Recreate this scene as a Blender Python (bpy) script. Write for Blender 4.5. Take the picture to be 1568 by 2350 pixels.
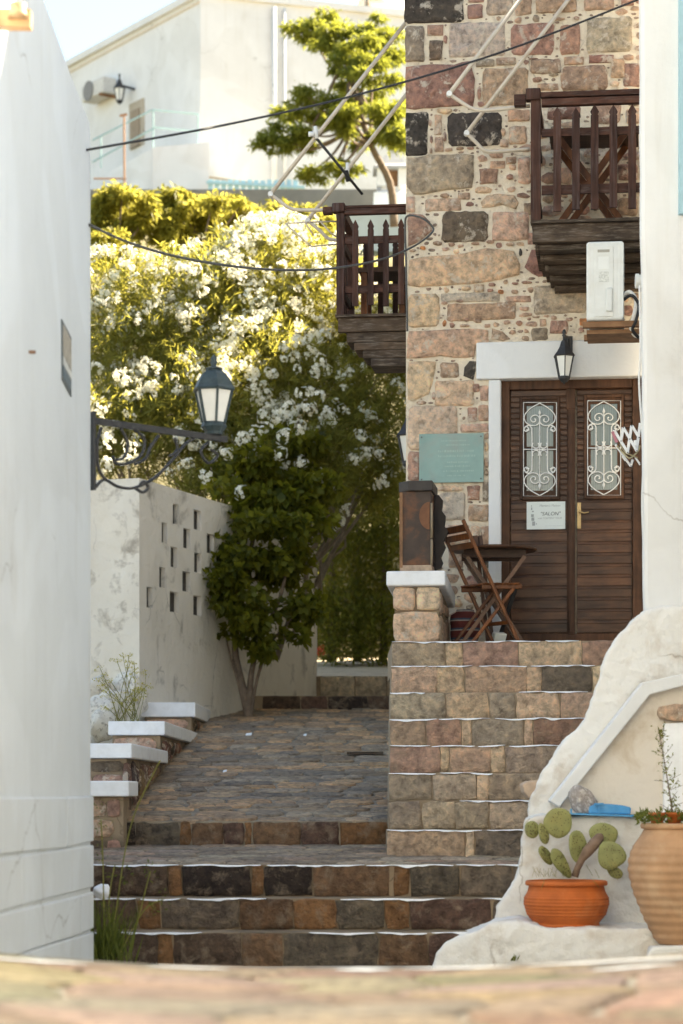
import bpy, bmesh, math, random
import numpy as np
from mathutils import Vector, Matrix, noise as mnoise

random.seed(7); NR = np.random.RandomState(11)
for o in list(bpy.data.objects): bpy.data.objects.remove(o)
scene = bpy.context.scene
COL = scene.collection

# ------------------------------------------------------------------ camera
F, CX, HY, CZ = 5549.0, 784.0, 1820.0, 1.05      # focal length in photo units, principal x, horizon y, eye height
cam = bpy.data.cameras.new('camera')
camo = bpy.data.objects.new('camera', cam); COL.objects.link(camo)
camo.location = (0, 0, CZ); camo.rotation_euler = (math.radians(90), 0, 0)
cam.sensor_fit = 'VERTICAL'; cam.sensor_height = 36; cam.sensor_width = 24
cam.lens = F * 36 / 2350.0
cam.shift_x = 0.0; cam.shift_y = (HY - 1175.0) / 2350.0
cam.clip_start = 0.2; cam.clip_end = 2000
cam.dof.use_dof = True; cam.dof.focus_distance = 18.6; cam.dof.aperture_fstop = 2.4
scene.camera = camo

# ------------------------------------------------------------------ light
SUN_AZ = Vector((0.92, 0.40)).normalized(); SUN_EL = math.radians(40)
world = bpy.data.worlds.new('World'); scene.world = world; world.use_nodes = True
wn = world.node_tree.nodes; wl = world.node_tree.links; wn.clear()
wo = wn.new('ShaderNodeOutputWorld'); wb = wn.new('ShaderNodeBackground'); sk = wn.new('ShaderNodeTexSky')
sk.sky_type = 'NISHITA'; sk.sun_disc = False; sk.sun_elevation = SUN_EL
sk.sun_rotation = math.atan2(SUN_AZ.x, SUN_AZ.y)
sk.air_density = 1.0; sk.dust_density = 0.8; sk.ozone_density = 1.0
wb.inputs['Strength'].default_value = 0.062
wl.new(sk.outputs[0], wb.inputs['Color']); wl.new(wb.outputs[0], wo.inputs['Surface'])
sl = bpy.data.lights.new('sun', 'SUN'); sl.energy = 5.0; sl.angle = math.radians(0.6); sl.color = (1.0, 0.92, 0.79)
so = bpy.data.objects.new('sun', sl); COL.objects.link(so)
sd = Vector((SUN_AZ.x * math.cos(SUN_EL), SUN_AZ.y * math.cos(SUN_EL), math.sin(SUN_EL)))
so.rotation_euler = sd.to_track_quat('Z', 'Y').to_euler(); so.location = (20, 20, 30)
vs = scene.view_settings
vs.view_transform = 'Standard'; vs.look = 'None'; vs.gamma = 1.0; vs.use_curve_mapping = False
vs.exposure = 2.74
vs.use_white_balance = True; vs.white_balance_temperature = 7700; vs.white_balance_tint = 8
scene.render.engine = 'CYCLES'
scene.render.resolution_x = 683; scene.render.resolution_y = 1024
scene.cycles.max_bounces = 8; scene.cycles.transmission_bounces = 6; scene.cycles.transparent_max_bounces = 8

# ------------------------------------------------------------------ photo geometry helpers
CAM = Vector((0, 0, CZ))
def V(x, y, d): return Vector(((x - CX) / F * d, d, CZ + (HY - y) / F * d))
def ray(x, y): return Vector(((x - CX) / F, 1.0, (HY - y) / F))
def hit(x, y, P0, n):
    r = ray(x, y); return CAM + r * ((P0 - CAM).dot(n) / r.dot(n))

# ------------------------------------------------------------------ object helpers
def tag(o, label=None, cat=None, group=None, kind=None):
    if label: o['label'] = label
    if cat: o['category'] = cat
    if group: o['group'] = group
    if kind: o['kind'] = kind
    return o
def thing(name, loc, label, cat, group=None):
    o = bpy.data.objects.new(name, None); COL.objects.link(o); o.location = loc
    o.empty_display_size = 0.1
    return tag(o, label, cat, group)
def world_loc(o):
    m = Vector((0, 0, 0))
    while o: m = m + o.location; o = o.parent
    return m
def link(name, me, parent=None, color=None):
    o = bpy.data.objects.new(name, me); COL.objects.link(o)
    if parent is not None:
        o.parent = parent
        root = parent
        while root.parent: root = root.parent
        if parent is root: o.matrix_parent_inverse = Matrix.Translation(-root.location)
        else: o.matrix_parent_inverse = Matrix.Identity(4)
    if color: o.color = (*color, 1)
    return o

class MB:
    """collects faces in world coordinates and links them as one mesh"""
    def __init__(s): s.v = []; s.f = []; s.m = []
    def add(s, vs, fs, m=0):
        b = len(s.v); s.v += [tuple(p) for p in vs]
        s.f += [tuple(b + i for i in f) for f in fs]; s.m += [m] * len(fs); return s
    def hexa(s, p, m=0):   # p: 4 bottom, 4 top
        return s.add(p, [(3, 2, 1, 0), (4, 5, 6, 7), (0, 1, 5, 4), (1, 2, 6, 5), (2, 3, 7, 6), (3, 0, 4, 7)], m)
    def box(s, c, ax, m=0):    # c centre, ax three half-axis vectors
        c = Vector(c); x, y, z = ax
        q = [c - x - y - z, c + x - y - z, c + x + y - z, c - x + y - z, c - x - y + z, c + x - y + z, c + x + y + z, c - x + y + z]
        return s.hexa(q, m)
    def abox(s, a, b, m=0):
        (x0, y0, z0), (x1, y1, z1) = a, b
        return s.hexa([(x0, y0, z0), (x1, y0, z0), (x1, y1, z0), (x0, y1, z0), (x0, y0, z1), (x1, y0, z1), (x1, y1, z1), (x0, y1, z1)], m)
    def bar(s, a, b, w, h, up=(0, 0, 1), m=0):
        a = Vector(a); b = Vector(b); d = (b - a); L = d.length; d.normalize()
        up = Vector(up); x = d.cross(up)
        if x.length < 1e-4: x = d.cross(Vector((1, 0, 0)))
        x.normalize(); z = x.cross(d).normalized()
        return s.box((a + b) / 2, (d * (L / 2), x * (w / 2), z * (h / 2)), m)
    def prism(s, poly, vec, m=0):
        n = len(poly); vec = Vector(vec); a = [Vector(p) for p in poly]; b = [p + vec for p in a]
        fs = [tuple(range(n)), tuple(range(2 * n - 1, n - 1, -1))]
        fs += [(i, n + i, n + (i + 1) % n, (i + 1) % n) for i in range(n)]
        return s.add(a + b, fs, m)
    def tube(s, path, r, n=8, m=0, cap=True):
        path = [Vector(p) for p in path]; k = len(path)
        rs = [r] * k if not isinstance(r, (list, tuple)) else r
        vs = []; prev = None
        for i, p in enumerate(path):
            t = (path[min(i + 1, k - 1)] - path[max(i - 1, 0)]).normalized()
            if prev is None:
                x = t.cross(Vector((0, 0, 1)))
                if x.length < 1e-3: x = t.cross(Vector((1, 0, 0)))
            else: x = prev - t * prev.dot(t)
            x.normalize(); prev = x; y = t.cross(x)
            for j in range(n):
                a = 2 * math.pi * j / n; vs.append(p + x * (math.cos(a) * rs[i]) + y * (math.sin(a) * rs[i]))
        fs = [(i * n + j, i * n + (j + 1) % n, (i + 1) * n + (j + 1) % n, (i + 1) * n + j) for i in range(k - 1) for j in range(n)]
        if cap: fs += [tuple(range(n - 1, -1, -1)), tuple((k - 1) * n + j for j in range(n))]
        return s.add(vs, fs, m)
    def lathe(s, c, prof, n=32, m=0, phase=0.0):
        c = Vector(c); vs = []
        for r, z in prof:
            for j in range(n):
                a = 2 * math.pi * j / n + phase; vs.append(c + Vector((r * math.cos(a), r * math.sin(a), z)))
        k = len(prof)
        fs = [(i * n + j, i * n + (j + 1) % n, (i + 1) * n + (j + 1) % n, (i + 1) * n + j) for i in range(k - 1) for j in range(n)]
        fs += [tuple(range(n - 1, -1, -1)), tuple((k - 1) * n + j for j in range(n))]
        return s.add(vs, fs, m)
    def build(s, name, mat, parent=None, smooth=False, bevel=0, color=None, recalc=True, seg=2):
        me = bpy.data.meshes.new(name); me.from_pydata(s.v, [], s.f)
        for mm in (mat if isinstance(mat, (list, tuple)) else [mat]): me.materials.append(mm)
        if isinstance(mat, (list, tuple)) and len(mat) > 1: me.polygons.foreach_set('material_index', s.m)
        if recalc:
            bm = bmesh.new(); bm.from_mesh(me); bmesh.ops.recalc_face_normals(bm, faces=bm.faces); bm.to_mesh(me); bm.free()
        o = link(name, me, parent, color)
        if smooth: me.polygons.foreach_set('use_smooth', [True] * len(me.polygons))
        if bevel:
            b = o.modifiers.new('bevel', 'BEVEL'); b.width = bevel; b.segments = seg; b.limit_method = 'ANGLE'; b.angle_limit = math.radians(40)
        return o
def catmull(pts, sub=6, closed=False):
    P = [Vector(p) for p in pts]; n = len(P); out = []
    rng = range(n) if closed else range(n - 1)
    for i in rng:
        g = (lambda k: P[k % n]) if closed else (lambda k: P[max(0, min(n - 1, k))])
        a, b, c, d = g(i - 1), g(i), g(i + 1), g(i + 2)
        for j in range(sub):
            t = j / sub
            out.append(0.5 * ((2 * b) + (c - a) * t + (2 * a - 5 * b + 4 * c - d) * t * t + (3 * b - a - 3 * c + d) * t ** 3))
    if not closed: out.append(P[-1])
    return out

# ------------------------------------------------------------------ materials
MATS = {}
def newmat(name):
    m = bpy.data.materials.new(name); m.use_nodes = True; nt = m.node_tree; nt.nodes.clear()
    out = nt.nodes.new('ShaderNodeOutputMaterial'); b = nt.nodes.new('ShaderNodeBsdfPrincipled')
    nt.links.new(b.outputs[0], out.inputs['Surface']); return m, nt, b, out
def N(nt, t, **kw):
    n = nt.nodes.new(t)
    for k, v in kw.items(): setattr(n, k, v)
    return n
def coords(nt, scale=(1, 1, 1), kind='Object'):
    tc = N(nt, 'ShaderNodeTexCoord'); mp = N(nt, 'ShaderNodeMapping'); mp.inputs['Scale'].default_value = scale
    nt.links.new(tc.outputs[kind], mp.inputs['Vector']); return mp.outputs[0]
def noise(nt, vec, scale, detail=4, rough=0.55, dist=0.0):
    n = N(nt, 'ShaderNodeTexNoise'); n.inputs['Scale'].default_value = scale; n.inputs['Detail'].default_value = detail
    n.inputs['Roughness'].default_value = rough; n.inputs['Distortion'].default_value = dist
    if vec is not None: nt.links.new(vec, n.inputs['Vector'])
    return n.outputs['Fac']
def ramp(nt, fac, stops):
    r = N(nt, 'ShaderNodeValToRGB'); e = r.color_ramp.elements
    while len(e) < len(stops): e.new(0.5)
    for i, (p, c) in enumerate(stops):
        e[i].position = p; e[i].color = (*c, 1) if len(c) == 3 else c
    nt.links.new(fac, r.inputs['Fac']); return r.outputs['Color']
def mix(nt, a, b, fac, mode='MIX'):
    n = N(nt, 'ShaderNodeMix', data_type='RGBA', blend_type=mode)
    for idx, x in ((6, a), (7, b)):
        if hasattr(x, 'default_value') or hasattr(x, 'links'): nt.links.new(x, n.inputs[idx])
        else: n.inputs[idx].default_value = (*x, 1)
    if isinstance(fac, (int, float)): n.inputs[0].default_value = fac
    else: nt.links.new(fac, n.inputs[0])
    return n.outputs[2]
def bump(nt, bsdf, height, strength=0.4, dist=0.02, prev=None):
    b = N(nt, 'ShaderNodeBump'); b.inputs['Strength'].default_value = strength; b.inputs['Distance'].default_value = dist
    nt.links.new(height, b.inputs['Height'])
    if prev is not None: nt.links.new(prev, b.inputs['Normal'])
    nt.links.new(b.outputs[0], bsdf.inputs['Normal']); return b.outputs[0]
def madd(nt, a, ka, b, kb):
    x = N(nt, 'ShaderNodeMath', operation='MULTIPLY'); nt.links.new(a, x.inputs[0]); x.inputs[1].default_value = ka
    y = N(nt, 'ShaderNodeMath', operation='MULTIPLY_ADD'); nt.links.new(b, y.inputs[0]); y.inputs[1].default_value = kb
    nt.links.new(x.outputs[0], y.inputs[2]); return y.outputs[0]

def plaster(name, col, stain=(0.45, 0.36, 0.26), amt=0.3, lo=0.55, hi=0.75, sscale=2.0, brough=0.35, bscale=22, bd=0.012, streak=True, crack=0.55):
    m, nt, b, o = newmat(name); v = coords(nt)
    big = noise(nt, v, sscale, 7, 0.62, 0.4)
    mask = ramp(nt, big, [(lo, (0, 0, 0)), (hi, (amt, amt, amt))])
    c = mix(nt, col, stain, mask)
    var = noise(nt, v, 0.9, 5, 0.6)
    vr = ramp(nt, var, [(0.3, (0.88, 0.88, 0.88)), (0.7, (1, 1, 1))])
    c = mix(nt, c, vr, 1.0, 'MULTIPLY')
    if streak:
        v2 = coords(nt, (9, 9, 0.7)); st = noise(nt, v2, 1.0, 5, 0.6)
        sm = ramp(nt, st, [(0.55, (1, 1, 1)), (0.85, (0.86, 0.83, 0.78))]); c = mix(nt, c, sm, 0.6, 'MULTIPLY')
    pn = noise(nt, v, 0.55, 2, 0.4, 1.2); pr_ = ramp(nt, pn, [(0.44, (0.955, 0.95, 0.94)), (0.47, (1, 1, 1)), (0.60, (1, 1, 1)), (0.63, (0.965, 0.965, 0.96))]); c = mix(nt, c, pr_, 1.0, 'MULTIPLY')
    vo = N(nt, 'ShaderNodeTexVoronoi', feature='DISTANCE_TO_EDGE'); vo.inputs['Scale'].default_value = 0.9
    dn = N(nt, 'ShaderNodeTexNoise'); dn.inputs['Scale'].default_value = 3.0; dn.inputs['Detail'].default_value = 5; nt.links.new(v, dn.inputs['Vector'])
    va = N(nt, 'ShaderNodeVectorMath', operation='MULTIPLY_ADD'); va.inputs[1].default_value = (.35, .35, .35); nt.links.new(dn.outputs['Color'], va.inputs[0]); nt.links.new(v, va.inputs[2]); nt.links.new(va.outputs[0], vo.inputs['Vector'])
    ck = ramp(nt, vo.outputs['Distance'], [(0.0, (1, 1, 1)), (0.006, (0, 0, 0))]); ckm = ramp(nt, noise(nt, v, 1.1, 2), [(0.52, (0, 0, 0)), (0.60, (crack, crack, crack))])
    ckf = mix(nt, ck, ckm, 1.0, 'MULTIPLY'); c = mix(nt, c, tuple(k * .45 for k in stain), ckf)
    nt.links.new(c, b.inputs['Base Color']); b.inputs['Roughness'].default_value = 0.85
    b.inputs['Specular IOR Level'].default_value = 0.2
    h = madd(nt, noise(nt, v, bscale, 6, 0.6), 1.0, noise(nt, v, 4, 3), 1.6)
    bump(nt, b, h, brough, bd); MATS[name] = m; return m

def stone_mat(name='stone', smear=(0.80, 0.69, 0.56), lo=0.55, hi=0.63, amt=0.75, gain=1.0):
    m, nt, b, o = newmat(name); oi = N(nt, 'ShaderNodeObjectInfo'); v = coords(nt)
    n1 = noise(nt, v, 16, 8, 0.65); n2 = noise(nt, v, 70, 5, 0.7); n3 = noise(nt, v, 5, 4, 0.6, 0.5)
    r1 = ramp(nt, n1, [(0.28, (0.42, 0.40, 0.39)), (0.5, (1, 1, 1)), (0.72, (1.55, 1.45, 1.32))])
    c = mix(nt, oi.outputs['Color'], (gain * .99, gain * .97, gain * .955), 1.0, 'MULTIPLY'); c = mix(nt, c, r1, 1.0, 'MULTIPLY')
    r2 = ramp(nt, n3, [(0.3, (0.85, 0.8, 0.78)), (0.7, (1.12, 1.08, 1.0))]); c = mix(nt, c, r2, 1.0, 'MULTIPLY')
    sp = ramp(nt, n2, [(0.66, (0, 0, 0)), (0.76, (0.55, 0.55, 0.55))]); c = mix(nt, c, (0.55, 0.48, 0.38), sp)
    dk = ramp(nt, n2, [(0.24, (0.55, 0.55, 0.55)), (0.36, (0, 0, 0))]); c = mix(nt, c, (0.05, 0.04, 0.035), dk)
    n5 = noise(nt, v, 9, 6, 0.7, 0.3); wm = ramp(nt, n5, [(lo, (0, 0, 0)), (hi, (amt, amt, amt))]); c = mix(nt, c, smear, wm)
    nt.links.new(c, b.inputs['Base Color']); b.inputs['Roughness'].default_value = 0.9; b.inputs['Specular IOR Level'].default_value = 0.25
    h = madd(nt, n1, 1.6, n2, 0.5); bump(nt, b, h, 1.0, 0.035); MATS[name] = m; return m

def wood(name, c1, c2, axis='x', scale=1.0, rough=0.5, weather=None, wamt=0.5, spec=0.4):
    m, nt, b, o = newmat(name)
    s = {'x': (1.6, 26, 26), 'y': (26, 1.6, 26), 'z': (26, 26, 1.6)}[axis]
    v = coords(nt, tuple(k * scale for k in s)); g = noise(nt, v, 1.0, 7, 0.6, 0.6)
    c = ramp(nt, g, [(0.28, c1), (0.72, c2)])
    vo = coords(nt); big = noise(nt, vo, 6, 5, 0.6)
    vr = ramp(nt, big, [(0.3, (0.6, 0.6, 0.6)), (0.7, (1.25, 1.2, 1.15))]); c = mix(nt, c, vr, 1.0, 'MULTIPLY')
    gi = N(nt, 'ShaderNodeObjectInfo'); rr = ramp(nt, gi.outputs['Random'], [(0, (0.72, 0.72, 0.74)), (1, (1.2, 1.12, 1.05))])
    c = mix(nt, c, rr, 1.0, 'MULTIPLY')
    if weather:
        w = noise(nt, v, 2.2, 6, 0.65); wm = ramp(nt, w, [(0.5, (0, 0, 0)), (0.7, (wamt, wamt, wamt))]); c = mix(nt, c, weather, wm)
    nt.links.new(c, b.inputs['Base Color']); b.inputs['Roughness'].default_value = rough; b.inputs['Specular IOR Level'].default_value = spec
    bump(nt, b, g, 0.35, 0.006); MATS[name] = m; return m

def simple(name, col, rough=0.6, metal=0.0, var=0.12, nscale=14, bstr=0.15, bd=0.005, stain=None, samt=0.5, spec=0.4):
    m, nt, b, o = newmat(name); v = coords(nt); n = noise(nt, v, nscale, 6, 0.6)
    r = ramp(nt, n, [(0.3, (1 - var,) * 3), (0.7, (1 + var,) * 3)]); c = mix(nt, col, r, 1.0, 'MULTIPLY')
    if stain:
        n2 = noise(nt, v, nscale * 0.45, 7, 0.66, 0.3); sm = ramp(nt, n2, [(0.5, (0, 0, 0)), (0.66, (samt,) * 3)]); c = mix(nt, c, stain, sm)
    nt.links.new(c, b.inputs['Base Color']); b.inputs['Roughness'].default_value = rough; b.inputs['Metallic'].default_value = metal
    b.inputs['Specular IOR Level'].default_value = spec
    if bstr: bump(nt, b, n, bstr, bd)
    MATS[name] = m; return m

def leafmat(name, dark, light, trans, tamt=0.45, rough=0.55, spec=0.25):
    m, nt, b, o = newmat(name); g = N(nt, 'ShaderNodeNewGeometry')
    c = ramp(nt, g.outputs['Random Per Island'], [(0.0, dark), (0.6, light), (1.0, tuple(min(1, k * 1.35) for k in light))])
    v = coords(nt); big = noise(nt, v, 1.3, 3); vr = ramp(nt, big, [(0.3, (0.75, 0.8, 0.7)), (0.7, (1.15, 1.1, 1.0))]); c = mix(nt, c, vr, 1.0, 'MULTIPLY')
    nt.links.new(c, b.inputs['Base Color']); b.inputs['Roughness'].default_value = rough; b.inputs['Specular IOR Level'].default_value = spec
    t = N(nt, 'ShaderNodeBsdfTranslucent'); tc = mix(nt, c, trans, 0.75); nt.links.new(tc, t.inputs['Color'])
    mx = N(nt, 'ShaderNodeMixShader'); mx.inputs[0].default_value = tamt
    nt.links.new(b.outputs[0], mx.inputs[1]); nt.links.new(t.outputs[0], mx.inputs[2]); nt.links.new(mx.outputs[0], o.inputs['Surface'])
    MATS[name] = m; return m

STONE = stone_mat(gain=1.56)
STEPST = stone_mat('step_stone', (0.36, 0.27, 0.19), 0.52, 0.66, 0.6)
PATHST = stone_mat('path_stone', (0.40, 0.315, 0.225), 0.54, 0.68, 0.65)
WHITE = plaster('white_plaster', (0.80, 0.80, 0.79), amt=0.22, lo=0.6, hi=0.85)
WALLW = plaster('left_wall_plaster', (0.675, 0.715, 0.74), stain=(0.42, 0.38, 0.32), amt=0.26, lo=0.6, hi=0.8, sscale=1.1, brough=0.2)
LIME = plaster('rough_limewash', (0.84, 0.82, 0.78), stain=(0.48, 0.36, 0.25), amt=0.5, lo=0.52, hi=0.68, sscale=3.2, brough=0.8, bscale=14, bd=0.02)
CREAM = plaster('cream_plaster', (0.78, 0.70, 0.60), stain=(0.50, 0.36, 0.22), amt=0.5, lo=0.5, hi=0.68, sscale=4.0, brough=0.5, bscale=12, bd=0.02)
OLDW = plaster('weathered_limewash', (0.90, 0.84, 0.73), stain=(0.26, 0.205, 0.15), amt=0.65, lo=0.52, hi=0.64, sscale=3.6, brough=0.6, bscale=12, bd=0.025)
OLDG = plaster('aged_limewash', (0.86, 0.80, 0.70), stain=(0.13, 0.105, 0.08), amt=0.75, lo=0.56, hi=0.72, sscale=2.4, brough=0.7, bscale=14, bd=0.02)
FARW = plaster('far_plaster', (0.80, 0.80, 0.79), stain=(0.55, 0.51, 0.45), amt=0.2, sscale=0.6, brough=0.1)
MORTAR = plaster('mortar', (0.86, 0.74, 0.58), stain=(0.42, 0.31, 0.22), amt=0.55, lo=0.52, hi=0.70, sscale=9, brough=0.9, bscale=26, bd=0.03, streak=False)
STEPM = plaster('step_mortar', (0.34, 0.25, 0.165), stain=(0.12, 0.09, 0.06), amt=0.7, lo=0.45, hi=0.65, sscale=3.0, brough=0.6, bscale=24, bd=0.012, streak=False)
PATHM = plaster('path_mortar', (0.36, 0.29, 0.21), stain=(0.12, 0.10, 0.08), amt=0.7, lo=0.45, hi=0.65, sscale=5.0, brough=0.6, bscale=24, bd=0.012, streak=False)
STREETM = plaster('street_cement', (0.44, 0.395, 0.33), stain=(0.20, 0.16, 0.12), amt=0.6, lo=0.5, hi=0.7, sscale=1.6, brough=0.4, streak=False)
PAINT = simple('white_paint', (0.86, 0.86, 0.86), 0.6, var=0.05, stain=(0.6, 0.56, 0.5), samt=0.25)
EARTH = simple('earth', (0.13, 0.10, 0.065), 0.95, var=0.35, nscale=5, bstr=0.6, bd=0.03)
CONC = simple('concrete', (0.24, 0.23, 0.20), 0.9, var=0.2, nscale=1.2, stain=(0.12, 0.12, 0.11))
DOORW = wood('door_wood', (0.045, 0.021, 0.012), (0.135, 0.066, 0.036), 'x', rough=0.48, spec=0.32)
DOORV = wood('door_wood_upright', (0.050, 0.024, 0.014), (0.13, 0.066, 0.038), 'z', rough=0.6, spec=0.22)
BALW = wood('balcony_wood', (0.032, 0.015, 0.011), (0.105, 0.050, 0.036), 'z', rough=0.7, spec=0.2, weather=(0.13, 0.10, 0.095), wamt=0.6)
BALH = wood('balcony_rail_wood', (0.034, 0.016, 0.012), (0.125, 0.056, 0.038), 'x', rough=0.7, spec=0.2, weather=(0.14, 0.11, 0.10), wamt=0.6)
OLDWOOD = wood('old_beam_wood', (0.045, 0.033, 0.025), (0.125, 0.095, 0.072), 'x', rough=0.85, spec=0.15, weather=(0.24, 0.20, 0.165), wamt=0.7)
CHAIRW = wood('varnished_wood', (0.075, 0.024, 0.008), (0.22, 0.080, 0.024), 'z', rough=0.45, spec=0.25)
TABLEW = wood('dark_table_wood', (0.035, 0.018, 0.011), (0.10, 0.052, 0.032), 'x', rough=0.5, spec=0.25)
IRON = simple('dark_iron', (0.035, 0.035, 0.037), 0.55, 0.0, var=0.3, nscale=40)
VERD = simple('verdigris_iron', (0.035, 0.055, 0.062), 0.5, 0.0, var=0.3, nscale=25)
WIRON = simple('white_iron', (0.80, 0.79, 0.76), 0.5, var=0.06, nscale=60, stain=(0.55, 0.40, 0.28), samt=0.25)
CREAMROD = simple('cream_tube', (0.62, 0.54, 0.44), 0.5, var=0.1, stain=(0.4, 0.28, 0.18), samt=0.4)
CABLE = simple('black_cable', (0.018, 0.018, 0.02), 0.6)
GCABLE = simple('grey_cable', (0.09, 0.09, 0.085), 0.6, var=0.25, nscale=60)
ACW = simple('appliance_white', (0.74, 0.74, 0.70), 0.45, var=0.04, bstr=0.0, stain=(0.62, 0.58, 0.5), samt=0.3)
TERRA = simple('terracotta', (0.50, 0.12, 0.024), 0.75, var=0.16, nscale=9, stain=(0.58, 0.25, 0.11), samt=0.45, bstr=0.2)
TERRAP = simple('pale_terracotta', (0.46, 0.26, 0.14), 0.85, var=0.14, nscale=7, stain=(0.56, 0.38, 0.24), samt=0.6, bstr=0.25)
CACT = simple('cactus_green', (0.25, 0.255, 0.095), 0.6, var=0.22, nscale=12, stain=(0.34, 0.30, 0.10), samt=0.6)
CACTW = simple('cactus_wood', (0.20, 0.13, 0.09), 0.85, var=0.3, nscale=18, stain=(0.32, 0.22, 0.17))
SPINE = simple('cactus_spine', (0.10, 0.08, 0.03), 0.8)
BLUE = simple('blue_paint', (0.055, 0.30, 0.58), 0.5, var=0.1, stain=(0.20, 0.42, 0.60), samt=0.4)
PALEBLUE = simple('pale_blue_paint', (0.35, 0.55, 0.62), 0.6, var=0.08)
GLASS = simple('milky_glass', (0.80, 0.80, 0.76), 0.25, var=0.04, bstr=0)
BRASS = simple('old_brass', (0.42, 0.29, 0.14), 0.45, 0.5, var=0.2, nscale=30)
COPPER = simple('verdigris_plate', (0.24, 0.37, 0.335), 0.55, 0.0, var=0.12, nscale=7, stain=(0.31, 0.33, 0.29), samt=0.55)
COPPERL = simple('verdigris_letter', (0.36, 0.50, 0.45), 0.6, var=0.1)
RUST = simple('rusty_sheet', (0.055, 0.034, 0.024), 0.6, 0.0, var=0.3, nscale=8, stain=(0.24, 0.085, 0.028), samt=0.7, bstr=0.3)
RUSTD = simple('dark_rust', (0.05, 0.040, 0.034), 0.65, var=0.25, nscale=12)
PAPER = simple('paper', (0.70, 0.74, 0.70), 0.6, var=0.03, bstr=0)
INK = simple('ink', (0.10, 0.11, 0.11), 0.7, bstr=0)
INKL = simple('pale_ink', (0.34, 0.36, 0.35), 0.7, bstr=0)
BARK = simple('bark', (0.17, 0.125, 0.09), 0.9, var=0.35, nscale=14, bstr=0.7, bd=0.02)
BARKP = simple('pale_bark', (0.26, 0.21, 0.16), 0.9, var=0.3, nscale=9, bstr=0.6, bd=0.02)
RUSTW = simple('rusty_wood', (0.25, 0.13, 0.065), 0.8, var=0.3, nscale=10)
OLEA = leafmat('oleander_leaf', (0.045, 0.060, 0.014), (0.125, 0.142, 0.040), (0.56, 0.50, 0.09), 0.5)
VINE = leafmat('vine_leaf', (0.035, 0.050, 0.008), (0.12, 0.125, 0.016), (0.42, 0.40, 0.03), 0.42)
HEDGE = leafmat('hedge_leaf', (0.040, 0.058, 0.012), (0.135, 0.145, 0.028), (0.40, 0.38, 0.05), 0.4)
MIMO = leafmat('mimosa_leaf', (0.085, 0.095, 0.015), (0.25, 0.225, 0.034), (0.54, 0.50, 0.10), 0.5)
PETAL = leafmat('petal', (0.70, 0.69, 0.62), (0.84, 0.83, 0.77), (0.85, 0.82, 0.70), 0.3, 0.6)
GRASSM = leafmat('dry_grass', (0.13, 0.12, 0.03), (0.30, 0.27, 0.08), (0.4, 0.36, 0.1), 0.35)
WEED = leafmat('weed_leaf', (0.05, 0.07, 0.012), (0.12, 0.14, 0.03), (0.3, 0.32, 0.05), 0.35)
UMBEL = leafmat('yellow_umbel', (0.40, 0.33, 0.07), (0.55, 0.48, 0.14), (0.6, 0.5, 0.1), 0.3)
REDP = simple('red_petal', (0.6, 0.05, 0.02), 0.6, bstr=0)

def curtain_mat():
    m, nt, b, o = newmat('curtained_glass'); v = coords(nt, (1, 1, 1))
    w = N(nt, 'ShaderNodeTexWave', wave_type='BANDS', bands_direction='X'); w.inputs['Scale'].default_value = 22; w.inputs['Distortion'].default_value = 0.6
    w.inputs['Detail'].default_value = 2; nt.links.new(v, w.inputs['Vector'])
    c = ramp(nt, w.outputs['Fac'], [(0.0, (0.11, 0.155, 0.155)), (1.0, (0.20, 0.25, 0.245))]); nt.links.new(c, b.inputs['Base Color'])
    b.inputs['Roughness'].default_value = 0.12; b.inputs['Specular IOR Level'].default_value = 0.6
    return m
CURT = curtain_mat()

# stone colours
SC = {'k': (0.062, 0.056, 0.050), 'd': (0.15, 0.12, 0.095), 'g': (0.28, 0.235, 0.19), 'r': (0.33, 0.21, 0.17), 'R': (0.235, 0.135, 0.11),
      'p': (0.46, 0.33, 0.255), 't': (0.55, 0.42, 0.305), 'T': (0.62, 0.485, 0.365), 'l': (0.44, 0.385, 0.335), 'o': (0.50, 0.24, 0.115), 'b': (0.37, 0.27, 0.205),
      'G': (0.345, 0.295, 0.235)}
def sc(c, j=0.12):
    a = SC[c]; k = 1 + random.uniform(-j, j); return (a[0] * k * (1 + random.uniform(-.04, .04)), a[1] * k, a[2] * k * (1 + random.uniform(-.05, .05)))

# ------------------------------------------------------------------ stones set in a plane
class Plane:
    def __init__(s, O, u, w, n): s.O = Vector(O); s.u = Vector(u); s.w = Vector(w); s.n = Vector(n)
    def at(s, a, b, off=0.0): return s.O + s.u * a + s.w * b + s.n * off
    def px(s, x, y, off=0.0):
        P = hit(x, y, s.O + s.n * off, s.n); d = P - s.O; return d.dot(s.u), d.dot(s.w)
def outline_rect(x0, y0, x1, y1, p=5.0, n=16, jit=0.03):
    cx, cy, hx, hy = (x0 + x1) / 2, (y0 + y1) / 2, (x1 - x0) / 2, (y1 - y0) / 2; out = []
    ph = random.uniform(-0.1, 0.1); m = min(hx, hy)
    for i in range(n):
        a = 2 * math.pi * (i + 0.5) / n + ph; c, s = math.cos(a), math.sin(a)
        r = 1 / (abs(c) ** p + abs(s) ** p) ** (1 / p)
        out.append((cx + c * r * hx + random.uniform(-jit, jit) * m * 1.4, cy + s * r * hy + random.uniform(-jit, jit) * m * 1.4))
    return out
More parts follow.
